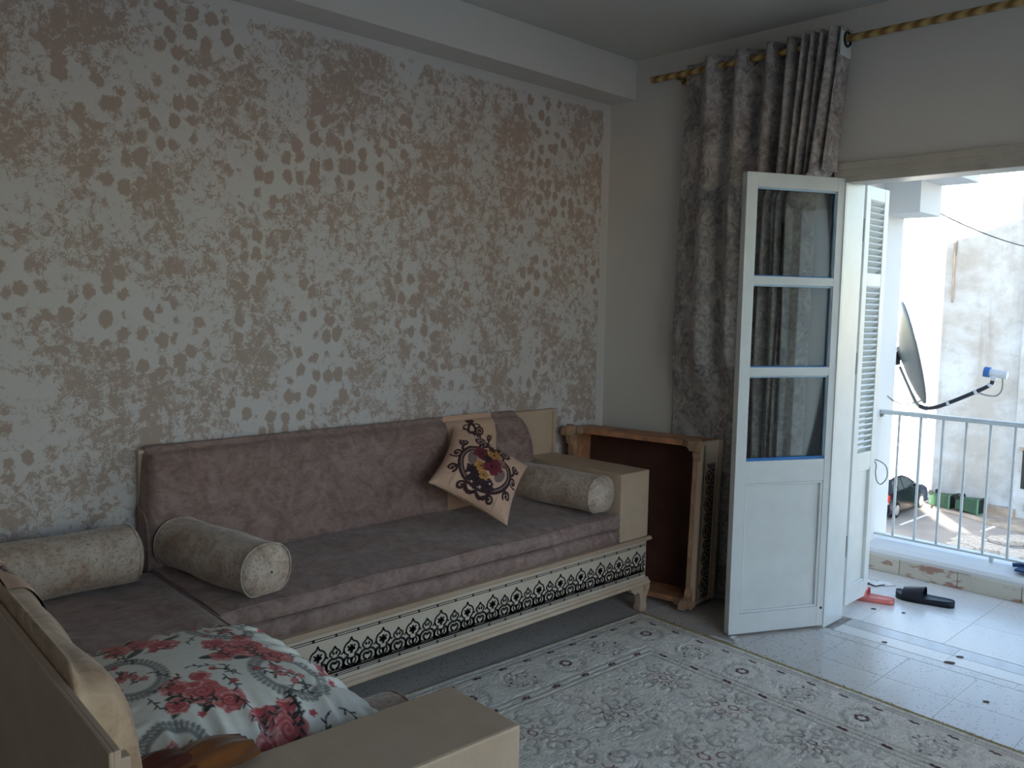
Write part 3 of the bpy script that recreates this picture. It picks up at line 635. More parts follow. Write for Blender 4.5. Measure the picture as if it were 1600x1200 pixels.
def scroll_art(cv, cx, cy, s, dark=(62, 36, 36), flowers=True):
    """embroidered scrolls about (cx,cy), half size s"""
    D = dark
    def S(p, w, c=D): cv.stroke([(cx+x*s, cy+y*s) for x, y in p], w*s, c)
    def SS(p, w, c=D): S(p, w, c); S([(-x, y) for x, y in p], w, c)
    # heavy cartouche frame with a thin light rib
    ring = crom([(0, -.78), (.34, -.70), (.60, -.42), (.70, -.05), (.58, .28), (.34, .42), (.30, .60)], 8)
    SS(ring, .15); SS([(x*.98, y*.98) for x, y in ring], .025, (150, 128, 124))
    for x, y, r0, a0, t_, w in ((.36, .72, .20, -.6, 1.7, .065), (.86, .02, .17, 3.3, 1.4, .055), (.82, -.52, .15, 2.2, 1.3, .055), (.40, -.92, .14, 1.6, 1.3, .055), (.78, .46, .13, 4.2, 1.4, .05), (.20, -.46, .12, 3.6, 1.3, .05)):
        SS(spiral(x, y, .02, r0, a0, t_), w)
    SS(crom([(0, .62), (.16, .78), (.10, .98), (.0, 1.06)], 6), .10); SS(crom([(.05, .98), (.24, 1.02), (.40, .95)], 6), .045)
    SS(crom([(.70, .12), (.78, .26), (.74, .38)], 5), .06); SS(crom([(.66, -.36), (.74, -.46)], 4), .07); SS(crom([(.0, -.9), (.18, -.98), (.32, -.86)], 5), .09)
    cv.disc(cx-.42*s, cy+.02*s, .13*s, .26*s, (132, 110, 108), .2); cv.disc(cx+.42*s, cy-.10*s, .13*s, .24*s, (132, 110, 108), -.2)
    if flowers:
        for x, y, r, c in ((-.12, -.58, .24, (60, 40, 44)), (.20, -.60, .20, (66, 42, 48)), (-.30, -.36, .18, (58, 38, 42)), (-.14, -.12, .17, (200, 146, 76)), (-.24, .30, .22, (116, 46, 50)), (.10, .46, .20, (206, 146, 74)), (.30, .28, .17, (158, 112, 104)), (.14, .06, .27, (124, 46, 58)), (-.04, .22, .13, (70, 36, 40)), (.02, -.34, .14, (206, 152, 84)), (-.02, .66, .12, (90, 50, 50))):
            cv.disc(cx+x*s, cy+y*s, r*s, r*s, c, wob=.14, soft=.0015)
            cv.stroke(spiral(cx+x*s, cy+y*s, r*s*.12, r*s*.75, x*9, 1.6, 16), .0022, tuple(int(v*.62) for v in c)); cv.disc(cx+x*s, cy+y*s, r*s*.16, r*s*.16, (40, 20, 22))
        for x, y in ((-.2, -.7), (.05, -.72), (.25, -.5), (-.35, -.5)): cv.disc(cx+x*s, cy+y*s, .03*s, .03*s, (214, 190, 180))
def rounded_cushion(name, u0, u1, d, z0, z1, m, par, s, v0, round1=.07, round0=.0, bands=()):
    """back cushion along u; bands = (ua, ub) painted cream with scrolls, separate part mesh over the same surface"""
    prof = crom(cushion_profile(d, z1-z0), 5, True); prof = np.array(prof)
    def surf(us, pr, puff=0):
        P = np.zeros((len(us), len(pr), 3))
        for i, u in enumerate(us):
            k = 1.0
            e1 = (u1-u)/round1 if round1 else 9; e0 = (u-u0)/round0 if round0 else 9
            for e in (e1, e0):
                if e < 1: k *= math.sqrt(max(0, 1-(1-e)**2))*.5+.5
            wob = .004*math.sin(u*9)+.003*math.sin(u*23)
            P[i, :, 0] = s*u; P[i, :, 1] = v0+pr[:, 0]*(1+puff)*(.6+.4*k)+wob*(pr[:, 0] > .03)+puff*.12
            P[i, :, 2] = z0+pr[:, 1]*k+puff*.02
        return P
    us = np.linspace(u0, u1, 90); P = surf(us, prof)
    cu = grid_obj(name, P, m, par, closed=True)
    caps = B()
    for i in (0, -1):
        n = P.shape[1]; c = P[i].mean(0); x = .012*(-1 if i == 0 else 1)*s
        caps.add([tuple(p) for p in P[i]]+[(c[0]+x, c[1], c[2])], [(j, (j+1) % n, n) for j in range(n)], True)
    caps.build('end_panel', m, cu)
    for i in (0, -1):
        B().tube([tuple(p) for p in P[i]], .005, 6, closed=True).build('piping', m, cu)
    return cu, surf, prof
def sofa(name, loc, rz, L, D, ZT, s, label, arm, cush_d, band, back_h, fab='taupe_suede', motifs=True, seat_top=.515, backframe=False, cfab=None):
    """local x = s*u (u=0 at the arm end), y = depth from the back board, z up"""
    c = root(name, loc, rz, label, 'sofa')
    def box(*bx, bev=.004):
        b = B()
        for lo, hi in bx: b.box((s*lo[0], lo[1], lo[2]), (s*hi[0], hi[1], hi[2]), bev)
        return b
    Lf = L
    box(((0.012, .03, .15), (Lf-.012, D-.012, .36)), bev=.003).build('base_frame', 'cream_paint', c)
    fp = box(((.012, D-.014, .168), (Lf-.012, D-.006, .352)), bev=.001).build('front_panel', 'cream_panel', c)
    tm_ = B()
    pr = [(D-.03, .356), (D+.002, .356), (D+.012, .362), (D+.014, .370), (D+.006, .378), (D-.03, .378)]
    tm_.prism(pr, 0, s*-.008, s*(Lf)); tm_.prism([(.03, .356), (D, .356), (D, .378), (.03, .378)], 0, s*-.008, s*.03); tm_.build('ledge_moulding', 'cream_paint', c)
    pr = [(D-.03, .166), (D-.002, .168), (D+.001, .158), (D+.010, .152), (D+.013, .140), (D+.004, .134), (D-.03, .134)]
    b = B().prism(pr, 0, s*-.006, s*Lf); b.box((s*-.006, .03, .134), (s*.03, D, .166), .003); b.build('bottom_moulding', 'cream_paint', c)
    if motifs:
        mm = motif_mesh(PER, D-.0055+.0012) if s > 0 else None
        if mm is None: mm = motif_mesh(PER, D-.0055+.0012)
        n = int((Lf-.04)/PER); off = .02
        for i in range(n):
            x = (s*(off+(i+1)*PER)) if s > 0 else s*(off+i*PER)
            x = s*(off+i*PER) if s > 0 else -(off+(i+1)*PER)
            link('ornament', mm, fp, (x, 0, .203), (0, 0, 0), (1, 1, 1))
        ln = B()
        for z in (.186, .193, .331, .339): ribbon(ln, [(s*.015, z), (s*(Lf-.015), z)], .0028, D-.0062, D-.0052)
        for i in range(int(Lf/.092)):
            for z in (.1895, .335): ribbon(ln, [(s*(.06+i*.092-.005), z), (s*(.06+i*.092+.005), z)], .012, D-.0062, D-.0050)
        ribbon(ln, [(s*.015, .200), (s*(Lf-.015), .200)], .004, D-.0062, D-.0052)
        ln.build('inlay_line', 'black_ink', fp)
    # ogee bracket feet
    def foot(u, v, su):
        f = B(); pts = crom([(0, .136), (.125, .136), (.118, .112), (.095, .098), (.075, .104), (.062, .085), (.055, .05), (.06, .018), (.055, .0), (.012, .0), (.004, .02), (.010, .05), (-.004, .09), (-.014, .118)], 4, True)
        f.prism([(s*(u+su*x), z) for x, z in pts], 1, v-.028, v+.006, True); 
        f.prism([((v+.004)-x, z) for x, z in pts], 0, s*u, s*(u+su*.034), True)
        return f.build('foot', 'cream_paint', c)
    foot(.0, D-.004, 1); foot(Lf, D-.004, -1); foot(.0, .12, 1); foot(Lf, .12, -1)
    # back board
    bt_ = .010 if backframe else .022
    bb = box(((0, 0, .30), (Lf, bt_, back_h-(0 if backframe else .012))), bev=.002).build('backboard', 'cream_paint', c)
    if not backframe: box(((-.004, -.006, back_h-.014), (Lf+.004, bt_+.012, back_h)), bev=.003).build('top_cap', 'cream_paint', c)
    box(((0, bt_-.002, .376), (.022, bt_+.012, back_h-.012)), bev=.002).build('stile', 'cream_paint', c)
    if backframe:
        box(((0, -.006, back_h-.092), (Lf, .001, back_h)), ((0, -.006, .30), (.17, .001, back_h-.09)), ((Lf-.1, -.006, .30), (Lf, .001, back_h-.09)), ((.17, -.006, .30), (Lf-.1, .001, .40)), bev=.003).build('back_rail', 'cream_paint', c)
    # arm
    AW = .222
    box(((.004, bt_+.001, .378), (AW, D-.006, ZT)), bev=.006).build('armrest', 'cream_paint', c)
    # mattress
    u0, u1 = AW+.006, Lf-.005; vb, vf = .035, D-(.02 if s > 0 else .004)
    def matt(nm, z0, z1, crown, ex=0):
        nu, nv = 70, 26; us = np.linspace(u0, u1, nu); vs = np.linspace(vb, vf+ex, nv); P = np.zeros((nu, nv, 3))
        U, V = np.meshgrid(us, vs, indexing='ij'); a = np.clip(np.minimum(U-u0, u1-U)/.03, 0, 1); b_ = np.clip((vf+ex-V)/.03, 0, 1)
        e = np.sqrt(1-(1-a)**2)*.5+.5; e2 = np.sqrt(1-(1-b_)**2)*.5+.5
        rel = np.clip((vf-V)/(vf-vb), 0, 1)
        Z = z1+crown*rel*np.minimum(1, 3*(1-abs(rel*1.0-.0)*0))-.012*(1-e*e2)+.0025*np.sin(U*13+V*9)+.002*np.sin(V*31+U*4)
        P[..., 0] = s*U; P[..., 1] = V+.003*np.sin(U*11)*(V > vf-.02); P[..., 2] = Z
        front = np.zeros((nu, 6, 3)); zz = np.linspace(0, 1, 6)
        for j in range(6):
            front[:, j, 0] = P[:, -1, 0]; front[:, j, 1] = P[:, -1, 1]+.010*math.sin(math.pi*zz[j]); front[:, j, 2] = P[:, -1, 2]+(z0-P[:, -1, 2])*zz[j]
        F_ = np.concatenate([P, front[:, 1:]], 1)
        o = grid_obj(nm, F_, fab, c)
        for i in (0, -1):
            sd_ = B(); r = F_[i]; n = len(r); sd_.add([tuple(p) for p in r]+[(r[0][0], r[0][1], z0)], [tuple(range(n+1))]); sd_.build('side_panel', fab, o)
        return o, P
    m1, P1 = matt('seat_mattress', .450, seat_top, .028)
    B().tube([tuple(P1[i, -1]) for i in range(len(P1))], .0045, 6).build('piping', fab, m1)
    matt('mattress_base', .378, .443, .0, -.004)
    # back cushion
    z1 = back_h+(.004 if backframe else -.012); cu, surf, prof = rounded_cushion('back_cushion', AW+.02 if s > 0 else AW-.03, Lf+.006, cush_d, seat_top+.012, z1, cfab or fab, c, s, bt_+.002, round1=.001, round0=.10)
    if band:
        ua, ub = band; N = 150; K = 150
        a0, a1 = 5, 33   # front-and-top span of the profile loop
        # arc-resampled profile
        pp = prof[a0:a1+1]; dd_ = np.r_[0, np.cumsum(np.hypot(*np.diff(pp, axis=0).T))]; tt = np.linspace(0, dd_[-1], K)
        pr2 = np.stack([np.interp(tt, dd_, pp[:, 0]), np.interp(tt, dd_, pp[:, 1])], 1)
        Hh = dd_[-1]; cv = Canvas(ub-ua, Hh, N, K, (214, 178, 152))
        scroll_art(cv, (ub-ua)/2, .27, .135); cv.disc((ub-ua)/2, .43, .028, .018, (70, 40, 40))
        us = np.linspace(ua, ub, N)
        P = np.zeros((N, K, 3))
        # curved outer edges of the band: widens towards the bottom
        hh = np.clip(tt/Hh, 0, 1); bulge = .035*np.sqrt(np.clip(hh, 0, 1))
        base = surf(us, pr2, 0)
        nr = np.gradient(pr2, axis=0); nn = np.stack([nr[:, 1], -nr[:, 0]], 1); nn /= np.hypot(nn[:, 0], nn[:, 1])[:, None]+1e-9
        P = base.copy(); P[..., 1] += nn[None, :, 0]*.0035; P[..., 2] += nn[None, :, 1]*.0035
        f = (us-ua)/(ub-ua)
        P[..., 0] += s*(-.055*(hh[None, :]**3)*np.ones((N, 1)))
        o = grid_obj('printed_band', P, 'embroidered_cloth', cu, cv.c); o['label'] = 'peach band embroidered with dark brown scrolls'
    return c
sofa('sofa', (3.42, 3.198, 0), math.pi, 2.235, .68, .712, 1, 'long taupe sofa along the sponged wall with black arabesque band on its cream base', True, .105, (.545, .86), .953)
sofa('sofa', (.381, 1.128, 0), R(-92.5), 2.02, .735, .712, -1, 'near sofa seen from behind, tan back cushion and cream armrest in the foreground', True, .105, (.82, 1.16), .91, backframe=True, cfab='tan_suede', seat_top=.515)

# bolsters
def bolster(loc, rz, L, r, label, squash=.92, seed=1):
    rg = random.Random(seed); nu, nv = 56, 72; P = np.zeros((nu, nv, 3)); th = np.linspace(0, 2*math.pi, nv, endpoint=False)
    for i in range(nu):
        t_ = i/(nu-1)*2-1; a = abs(t_); x = t_*L/2
        if a > .80:
            q = (a-.80)/.20; rr_ = r*max(0, 1-q**2.9)**.5; x = math.copysign(L/2*(.80+.20*(q*.55+.45*q**.5)**1.0), t_)
            rr_ = max(rr_, .004)
        else: rr_ = r
        rr_ *= 1+.03*math.sin(t_*5+seed)
        w = .012*max(0, a-.70)/.3*np.cos(th*17+seed)*(rr_/r)
        e = 2.6; cs, sn = np.cos(th), np.sin(th); sup = (np.abs(cs)**e+np.abs(sn)**e)**(-1/e)
        rad = rr_*(sup*.5+.5+w*1.5+.012*np.sin(th*3+t_*4+seed))
        P[i, :, 0] = x; P[i, :, 1] = rad*cs; P[i, :, 2] = np.maximum(rad*sn*squash, -r*.80)
    c = root('bolster', loc, rz, label, 'bolster', 'velour bolster cushions on the sofas')
    grid_obj('cover', P, 'crushed_velour', c, closed=True)
    for sgn in (-1, 1):
        pts = [(sgn*L/2*.90, r*1.0*math.cos(a)*(.5+.5*(abs(math.cos(a))**2.6+abs(math.sin(a))**2.6)**(-1/2.6)), max(-r*.8, r*1.0*squash*math.sin(a)*(.5+.5*(abs(math.cos(a))**2.6+abs(math.sin(a))**2.6)**(-1/2.6)))) for a in np.linspace(0, 2*math.pi, 40, endpoint=False)]
        B().tube(pts, .003, 5, closed=True).build('seam', 'crushed_velour', c)
    return c
bolster((1.318, 2.80, .618), R(-82), .58, .098, 'beige velour bolster at the left end of the long sofa seat', seed=1)
bolster((3.082, 2.84, .622), R(-88), .62, .098, 'beige velour bolster lying against the long sofa armrest', seed=2)
bolster((.765, 3.0, .625), R(1), .70, .108, 'beige velour bolster at the far left along the sponged wall', seed=3)
bolster((.80, 1.452, .585), R(-3), .62, .085, 'beige velour bolster mostly hidden behind the foreground armrest', seed=4)

# pillows
def pillow(name, W, H, T, cv, mat, mtx, label, puck=.08, wrinkle=.004, back='embroidered_cloth'):
    n, m = cv.c.shape[:2]; u = np.linspace(-1, 1, n)[:, None]*np.ones((1, m)); v = np.linspace(-1, 1, m)[None, :]*np.ones((n, 1))
    X = W/2*u*(1-puck*(1-v*v)*np.abs(u)**3); Y = H/2*v*(1-puck*(1-u*u)*np.abs(v)**3)
    t_ = ((1-np.abs(u)**2.6)*(1-np.abs(v)**2.6)); Z = T/2*np.clip(t_, 0, 1)**.55
    edge = 1-np.clip((1-np.maximum(np.abs(u), np.abs(v)))/.45, 0, 1)
    Z = Z+wrinkle*edge*(np.cos(np.where(np.abs(u) > np.abs(v), v, u)*34)+.6*np.cos(np.where(np.abs(u) > np.abs(v), v, u)*57+1))*np.clip(t_, 0, .3)*3
    c = root(name, (0, 0, 0), 0, label, 'pillow'); c.matrix_world = mtx
    grid_obj('front_cover', np.stack([X, Y, Z], -1), mat, c, cv.c+cv.z[..., None]*0)
    k = 3
    grid_obj('back_cover', np.stack([X, Y, -Z*.9], -1)[::k, ::k][:, ::-1], mat, c, cv.c[::k, ::k][:, ::-1]*0+cv.c[0, 0])
    e = [tuple(p) for p in np.concatenate([np.stack([X, Y, Z*0], -1)[::4, 0], np.stack([X, Y, Z*0], -1)[-1, ::4], np.stack([X, Y, Z*0], -1)[::-4, -1], np.stack([X, Y, Z*0], -1)[0, ::-4]])]
    B().tube(e, .0025, 5, closed=True).build('seam', 'tan_suede' if mat == 'embroidered_cloth' else 'outdoor_white', c)
    return c
def frame_mtx(o, x, z):
    x = Vector(x).normalized(); z = Vector(z); z = (z-x*z.dot(x)).normalized(); y = z.cross(x)
    return Matrix(((x[0], y[0], z[0], o[0]), (x[1], y[1], z[1], o[1]), (x[2], y[2], z[2], o[2]), (0, 0, 0, 1)))
cv = Canvas(.36, .36, 190, 190, (218, 182, 158)); scroll_art(cv, .18, .175, .160)
# corners: top (2.53,3.0,.95) right (2.97,2.92,.69) bottom (2.83,2.74,.50) left (2.38,2.86,.70)
pillow('throw_pillow', .395, .395, .15, cv, 'embroidered_cloth', frame_mtx((2.583, 2.852, .742), (.669, -.5635, -.485), (-.089, -.708, .700)), 'peach pillow embroidered with dark scrolls and flowers leaning on the long sofa', puck=.10)
# floral pillow
cv = Canvas(.66, .56, 270, 230, (242, 242, 232))
rr = random.Random(11)
def rose(x, y, r, c1=(222, 132, 130), c2=(190, 88, 92), c3=(242, 192, 186)):
    cv.disc(x, y, r, r*.9, c1, wob=.10); 
    for k in range(7):
        a = rr.uniform(0, 6.28); q = r*rr.uniform(.35, .8); cv.disc(x+q*math.cos(a), y+q*math.sin(a), r*.42, r*.24, c3 if k % 2 else c2, ang=a+1.5, ring=.003, a=.8, soft=.0015)
    cv.stroke(spiral(x, y, r*.06, r*.5, rr.uniform(0, 6), 1.7), .004, c2); 
def leaf(x, y, a, l, c=(92, 98, 92)):
    cv.disc(x+l*.5*math.cos(a), y+l*.5*math.sin(a), l*.5, l*.2, c, ang=a, soft=.0015); cv.stroke([(x, y), (x+l*math.cos(a), y+l*math.sin(a))], .002, (50, 56, 54))
def sprig(x, y, a, l, c=(70, 78, 76), n=5):
    cv.stroke([(x, y), (x+l*math.cos(a), y+l*math.sin(a))], .0018, c)
    for i in range(n):
        t_ = (i+1)/n; b = a+(1 if i % 2 else -1)*.9; leaf(x+l*t_*math.cos(a), y+l*t_*math.sin(a), b, l*.22, c)
def wreath(x, y, rx, ry, ang):
    cv.disc(x, y, rx*1.28, ry*1.28, (176, 178, 174), ang, ring=.022, a=.55, soft=.006); cv.disc(x, y, rx*1.15, ry*1.15, (138, 140, 138), ang, ring=.008, a=.8)
    for k in range(44):
        t_ = 2*math.pi*k/44; c, q = math.cos(ang), math.sin(ang)
        for f, l in ((1.22, .016), (1.38, .010)):
            u, v = rx*f*math.cos(t_), ry*f*math.sin(t_); px, py = x+u*c-v*q, y+u*q+v*c
            cv.stroke([(px, py), (px+l*math.cos(t_+ang+.5), py+l*math.sin(t_+ang+.5))], .003, (130, 132, 130), .8)
    for k in range(9):
        t_ = rr.uniform(0, 6.28); q = rr.uniform(.15, .75); px, py = x+rx*q*math.cos(t_+ang), y+ry*q*math.sin(t_+ang)
        cv.disc(px, py, .011, .008, (214, 116, 118), wob=.2); cv.disc(px, py, .004, .003, (240, 190, 186)); sprig(px, py, rr.uniform(0, 6.28), .022, (120, 124, 118), 3)
def bouquet(x, y, s):
    for k in range(9): leaf(x+rr.uniform(-.05, .05)*s, y+rr.uniform(-.05, .05)*s, rr.uniform(0, 6.28), .055*s, rr.choice([(84, 92, 88), (112, 116, 110)]))
    for dx, dy, r in ((0, 0, .046), (-.05, -.035, .036), (.045, .04, .03), (-.02, .055, .026), (.06, -.02, .022)): rose(x+dx*s, y+dy*s, r*s)
    for k in range(4): sprig(x+rr.uniform(-.09, .09)*s, y+rr.uniform(-.08, .08)*s, rr.uniform(0, 6.28), .06*s, (66, 72, 72))
    for k in range(5): cv.disc(x+rr.uniform(-.11, .11)*s, y+rr.uniform(-.1, .1)*s, .008, .008, (200, 92, 98), wob=.2)
for x, y, a_ in ((.17, .15, .2), (.49, .16, .1), (.33, .42, .1), (.03, .43, .1), (.63, .43, 0)): wreath(x, y, .068, .045, a_)
for x, y, s_ in ((.33, .17, 1.15), (.18, .33, 1.0), (.50, .34, 1.0), (.64, .21, .9), (.02, .22, .9), (.35, .56, .9), (.18, .01, .8), (.50, .0, .8)): bouquet(x, y, s_)
for k in range(46): sprig(rr.uniform(.02, .64), rr.uniform(.02, .54), rr.uniform(0, 6.28), .05, (96, 100, 98), 4)
pillow('pillow', .66, .56, .20, cv, 'printed_cotton', frame_mtx((.75, 1.715, .650), (.03, 1, .0), (.02, -.02, .99)), 'pale cotton pillow with pink roses and grey wreaths on the near sofa', puck=.09, wrinkle=.010)
# rust satin cloth with brown lining
P = np.zeros((40, 40, 3)); U, V = np.meshgrid(np.linspace(-1, 1, 40), np.linspace(-1, 1, 40), indexing='ij')
P[..., 0] = .095*U; P[..., 1] = .048*V*(1+.3*np.sin(U*3)); P[..., 2] = .022*np.exp(-((U-.2)**2+V**2)*1.2)+.004*np.sin(U*3+V*2.5)+.0022*np.sin(V*9-U*3)
sc_ = root('satin_cloth', (.60, 1.375, .715), R(-6), 'crumpled rust orange satin cloth between the floral pillow and the armrest', 'cloth')
grid_obj('outer_cloth', P, 'rust_satin', sc_); P2 = P*np.array([.8, .8, .9])+np.array([-.075, .012, .002]); props(grid_obj('brown_lining', P2, 'brown_satin', sc_), 'dark brown satin part')

# ---------------------------------------------------------------- sofa base stood on its side
def stored_base():
    # local x = depth (0 = open underside facing the room), y along width, z up
    c = root('stored_sofa_base', (3.562, 2.345, 0), R(8), 'spare carved sofa base stood on its side in the corner, hollow brown underside out', 'sofa base')
    W, H, Dp = .78, .855, .235; t_ = .022
    def bx(name, m, *bs, bev=.003):
        b = B()
        for lo, hi in bs: b.box(lo, hi, bev)
        return b.build(name, m, c)
    bx('inner_board', 'hardboard', ((Dp-.05, t_, t_), (Dp-.038, W-t_, H-t_)))
    bx('top_rail', 'raw_wood', ((0, .0, H-t_*1.3), (Dp-.03, W, H)))
    bx('bottom_rail', 'raw_wood', ((0, .0, .03), (Dp-.03, W, .03+t_*1.3)))
    for q in (((.0, t_*.4, .03), (Dp-.03, t_*1.6, H)), ((.0, W-t_*1.3, .03), (Dp-.03, W, H))): bx('side_rail', 'raw_wood', q)
    for q in (((-.002, t_*.5, .04), (.022, .034, H-.01)), ((-.002, W-.045, .04), (.022, W-t_, H-.01))): bx('corner_post', 'worn_wood', q)
    cp = bx('carved_side', 'cream_paint', ((.0, -.006, .03), (Dp, .012, H)), bev=.002)
    bx('side_moulding', 'cream_paint', ((Dp-.022, -.02, .03), (Dp, .02, H)), ((Dp-.06, -.014, .03), (Dp-.05, .0, H)), ((-.004, -.018, .03), (.014, .008, H)))
    bx('seat_board', 'worn_wood', ((Dp-.03, .0, .03), (Dp, W, H)))
    n = int((H-.06)/PER); mm = motif_mesh(PER, 0)
    for i in range(n):
        o = link('ornament', mm, cp, (.175, -.0055, .05+i*PER), (0, R(-90), 0), (1, 1, 1)); 
    ln = B()
    for x in (.04, .047, .185, .193): ribbon(ln, [(x, .05), (x, H-.02)], .003, -.0055, -.0068)
    ln.build('inlay_line', 'black_ink', cp)
    # four cabriole feet on the underside, stick out towards the room
    for y, z, sy, sz in ((.0, .03, 1, 1), (.0, H, 1, -1), (W, .03, -1, 1), (W, H, -1, -1)):
        f = B(); pts = crom([(.0, -.01), (.0, .12), (-.02, .11), (-.035, .085), (-.032, .07), (-.06, .062), (-.09, .06), (-.12, .052), (-.125, .01), (-.10, .0), (-.07, .005), (-.03, -.014)], 4, True)
        f.prism([(x*.55, z+sz*q*.75) for x, q in pts], 1, y-sy*.006, y+sy*.03, True)
        f.prism([(x*.55, y+sy*q*.75) for x, q in pts], 2, z-sz*.006, z+sz*.03, True)
        f.build('foot', 'worn_wood', c)
    c.rotation_euler = (R(0), R(2.8), R(8.3)); c.location = (3.55, 2.345, .0)
    return c
stored_base()

# ---------------------------------------------------------------- curtain and rod
rd = root('curtain_rod', (3.75, 0, 2.70), 0, 'gilt twisted curtain rod across the end wall above the doorway', 'curtain rod')
B().cyl((0, 2.835, .006), (0, -1.0, -.004), .0155, 20).build('rod', 'gilt_rod', rd)
B().cyl((0, 2.84, .006), (0, 2.70, .006), .018, 20, .017).build('rod_sleeve', 'gilt_rod', rd)
for y in (2.70, .9, -.8): B().cyl((.0, y, .0), (.104, y, .0), .008, 10).cyl((.096, y, 0), (.104, y, 0), .022, 14).build('bracket', 'gilt_rod', rd)
ctl = [(2.643, 3.785), (2.60, 3.79), (2.535, 3.775), (2.47, 3.705), (2.43, 3.735), (2.375, 3.79), (2.30, 3.705), (2.26, 3.735), (2.205, 3.795), (2.134, 3.70), (2.085, 3.80), (2.03, 3.69), (1.995, 3.80), (1.963, 3.69), (1.945, 3.80), (1.92, 3.69), (1.895, 3.80), (1.877, 3.69), (1.855, 3.80), (1.832, 3.685), (1.812, 3.69), (1.80, 3.73), (1.793, 3.80)]
path = np.array(crom(ctl, 10)); ns_ = len(path); sarr = np.linspace(0, 1, ns_); nz_ = 80
ZT_, ZL = 2.752, .025; P = np.zeros((ns_, nz_, 3))
ymean = 2.64+(1.79-2.64)*sarr
for j in range(nz_):
    f = j/(nz_-1); z = ZT_+(ZL-ZT_)*f
    spread = 1+.0*f
    y = path[:, 0]+.080*f*np.clip(1-sarr*2.2, 0, 1)+.075*f*np.clip(sarr-.45, 0, 1)+.006*np.sin(f*9+sarr*20)*f*2
    amp = 1-.25*f*np.clip(1-sarr*1.4, 0, 1)
    x = 3.748+(path[:, 1]-3.748)*amp+.010*np.sin(sarr*41+f*5)*min(1, f*3)
    sq = min(1, max(0, (1.35-z)/.40)); sq = sq*sq*(3-2*sq)*np.clip((y-2.24)/.06, 0, 1); x = x*(1-sq)+(3.838+(x-3.75)*.10)*sq
    # pushed along by the open door leaf below its top edge
    lim = 1.80+(3.87-x)*.51+.062; g_ = .36*min(1, max(0, (2.74-z)/.6))+.64*min(1, max(0, (2.125-z)/.08)); lo_ = 1.79+(lim-1.79)*g_
    span = 2.62-1.79; y = np.where(y < 2.35, np.maximum(y, lo_+(y-1.79)*(2.35-lo_)/(2.35-1.79)), y)
    P[:, j, 0] = np.minimum(x, 3.845)-3.75; P[:, j, 1] = y; P[:, j, 2] = z-2.70
ct = root('curtain', (3.75, 0, 2.70), 0, 'mottled grey eyelet curtain bunched at the left of the balcony doorway', 'curtain')
o = grid_obj('cloth', P, 'curtain_jacquard', ct)
so = o.modifiers.new('thick', 'SOLIDIFY'); so.thickness = .0025
ct2 = root('curtain', (3.75, 2.53, 2.70), 0, 'matching mottled grey curtain bunched at the far side of the doorway, outside the picture', 'curtain')
P2 = P.copy(); P2[..., 1] = -P[..., 1]; P2[..., 0] = np.clip(P[..., 0], -.075, .02)-.015
grid_obj('cloth', P2[::-1], 'curtain_jacquard', ct2)
# plain heading panel with white patch at the leading edge
eyes = []
for i in range(1, ns_):
    if (path[i-1, 1]-3.75)*(path[i, 1]-3.75) < 0: eyes.append(i)
for i in eyes:
    d = Vector((path[i, 1]-path[i-1, 1], path[i, 0]-path[i-1, 0], 0)).normalized(); cpt = Vector((0, path[i, 0], 0)); up = Vector((0, 0, 1))
    B().tube([cpt+d*.026*math.cos(a)+up*.026*math.sin(a)+Vector((0, 0, 0)) for a in np.linspace(0, 2*math.pi, 20, endpoint=False)], .0055, 6, closed=True).build('eyelet', 'zinc', ct)
q = B()
q.box((-.055, 1.783, -.075), (.045, 1.787, .03), .001)
pb = q.build('white_patch', 'gloss_white', ct); pb['label'] = 'white square patch around the last eyelet'
B().tube([(.0+.03*math.cos(a), 1.781, .03*math.sin(a)) for a in np.linspace(0, 2*math.pi, 20, endpoint=False)], .006, 6, closed=True).build('eyelet', 'dark_metal', ct)
zz = np.linspace(2.752, 2.135, 60); xx = np.linspace(3.692, 3.802, 8); P3 = np.zeros((8, 60, 3))
for j, z in enumerate(zz):
    g_ = .36*min(1, max(0, (2.74-z)/.6))+.64*min(1, max(0, (2.125-z)/.08))
    P3[:, j, 0] = xx-3.75; P3[:, j, 1] = 1.786+(1.80+(3.87-xx)*.51+.062-1.79)*g_+.002*np.sin(xx*90); P3[:, j, 2] = z-2.70
o = grid_obj('edge_hem', P3, 'curtain_jacquard', ct); so = o.modifiers.new('thick', 'SOLIDIFY'); so.thickness = .002

# ---------------------------------------------------------------- rug
RA, RB = 3.3, 2.15; ea = np.array([-.063, -.998]); eb = np.array([-.9993, .036]); rc = np.array([3.345, 2.50])
NA, NB = 640, 460
cv = Canvas(RA, RB, NA, NB, (244, 238, 224))
DK, RD, TN = (84, 34, 44), (132, 62, 60), (172, 150, 118)
cv.c *= (1+.05*np.sin(cv.X*37)*np.sin(cv.Y*29))[..., None]
for dist in (.035, .055, .30, .33, .36):
    g = dist; pts = [(g, g), (RA-g, g), (RA-g, RB-g), (g, RB-g), (g, g)]; cv.stroke(pts, .006, (192, 188, 178), .7, .004, relief=-.004)
def mark(x, y, a, s=1.0, c=DK):
    ca, sa = math.cos(a), math.sin(a)
    for dx, dy, l in ((-.015, 0, .009), (.008, .002, .012), (-.002, .006, .007)):
        cv.disc(x+(dx*ca-dy*sa)*s, y+(dx*sa+dy*ca)*s, l*s, .007*s, c, ang=a+dx*30, soft=.003)
for dist, per in ((.075, .138), (.325, .165)):
    n = int((RA-2*dist)/per)
    for i in range(n):
        x = dist+(i+.5)*per; mark(x, dist, 0); mark(x, RB-dist, 0)
    n = int((RB-2*dist)/per)
    for i in range(n):
        y = dist+(i+.5)*per; mark(dist, y, 1.57); mark(RA-dist, y, 1.57)
rr = random.Random(3)
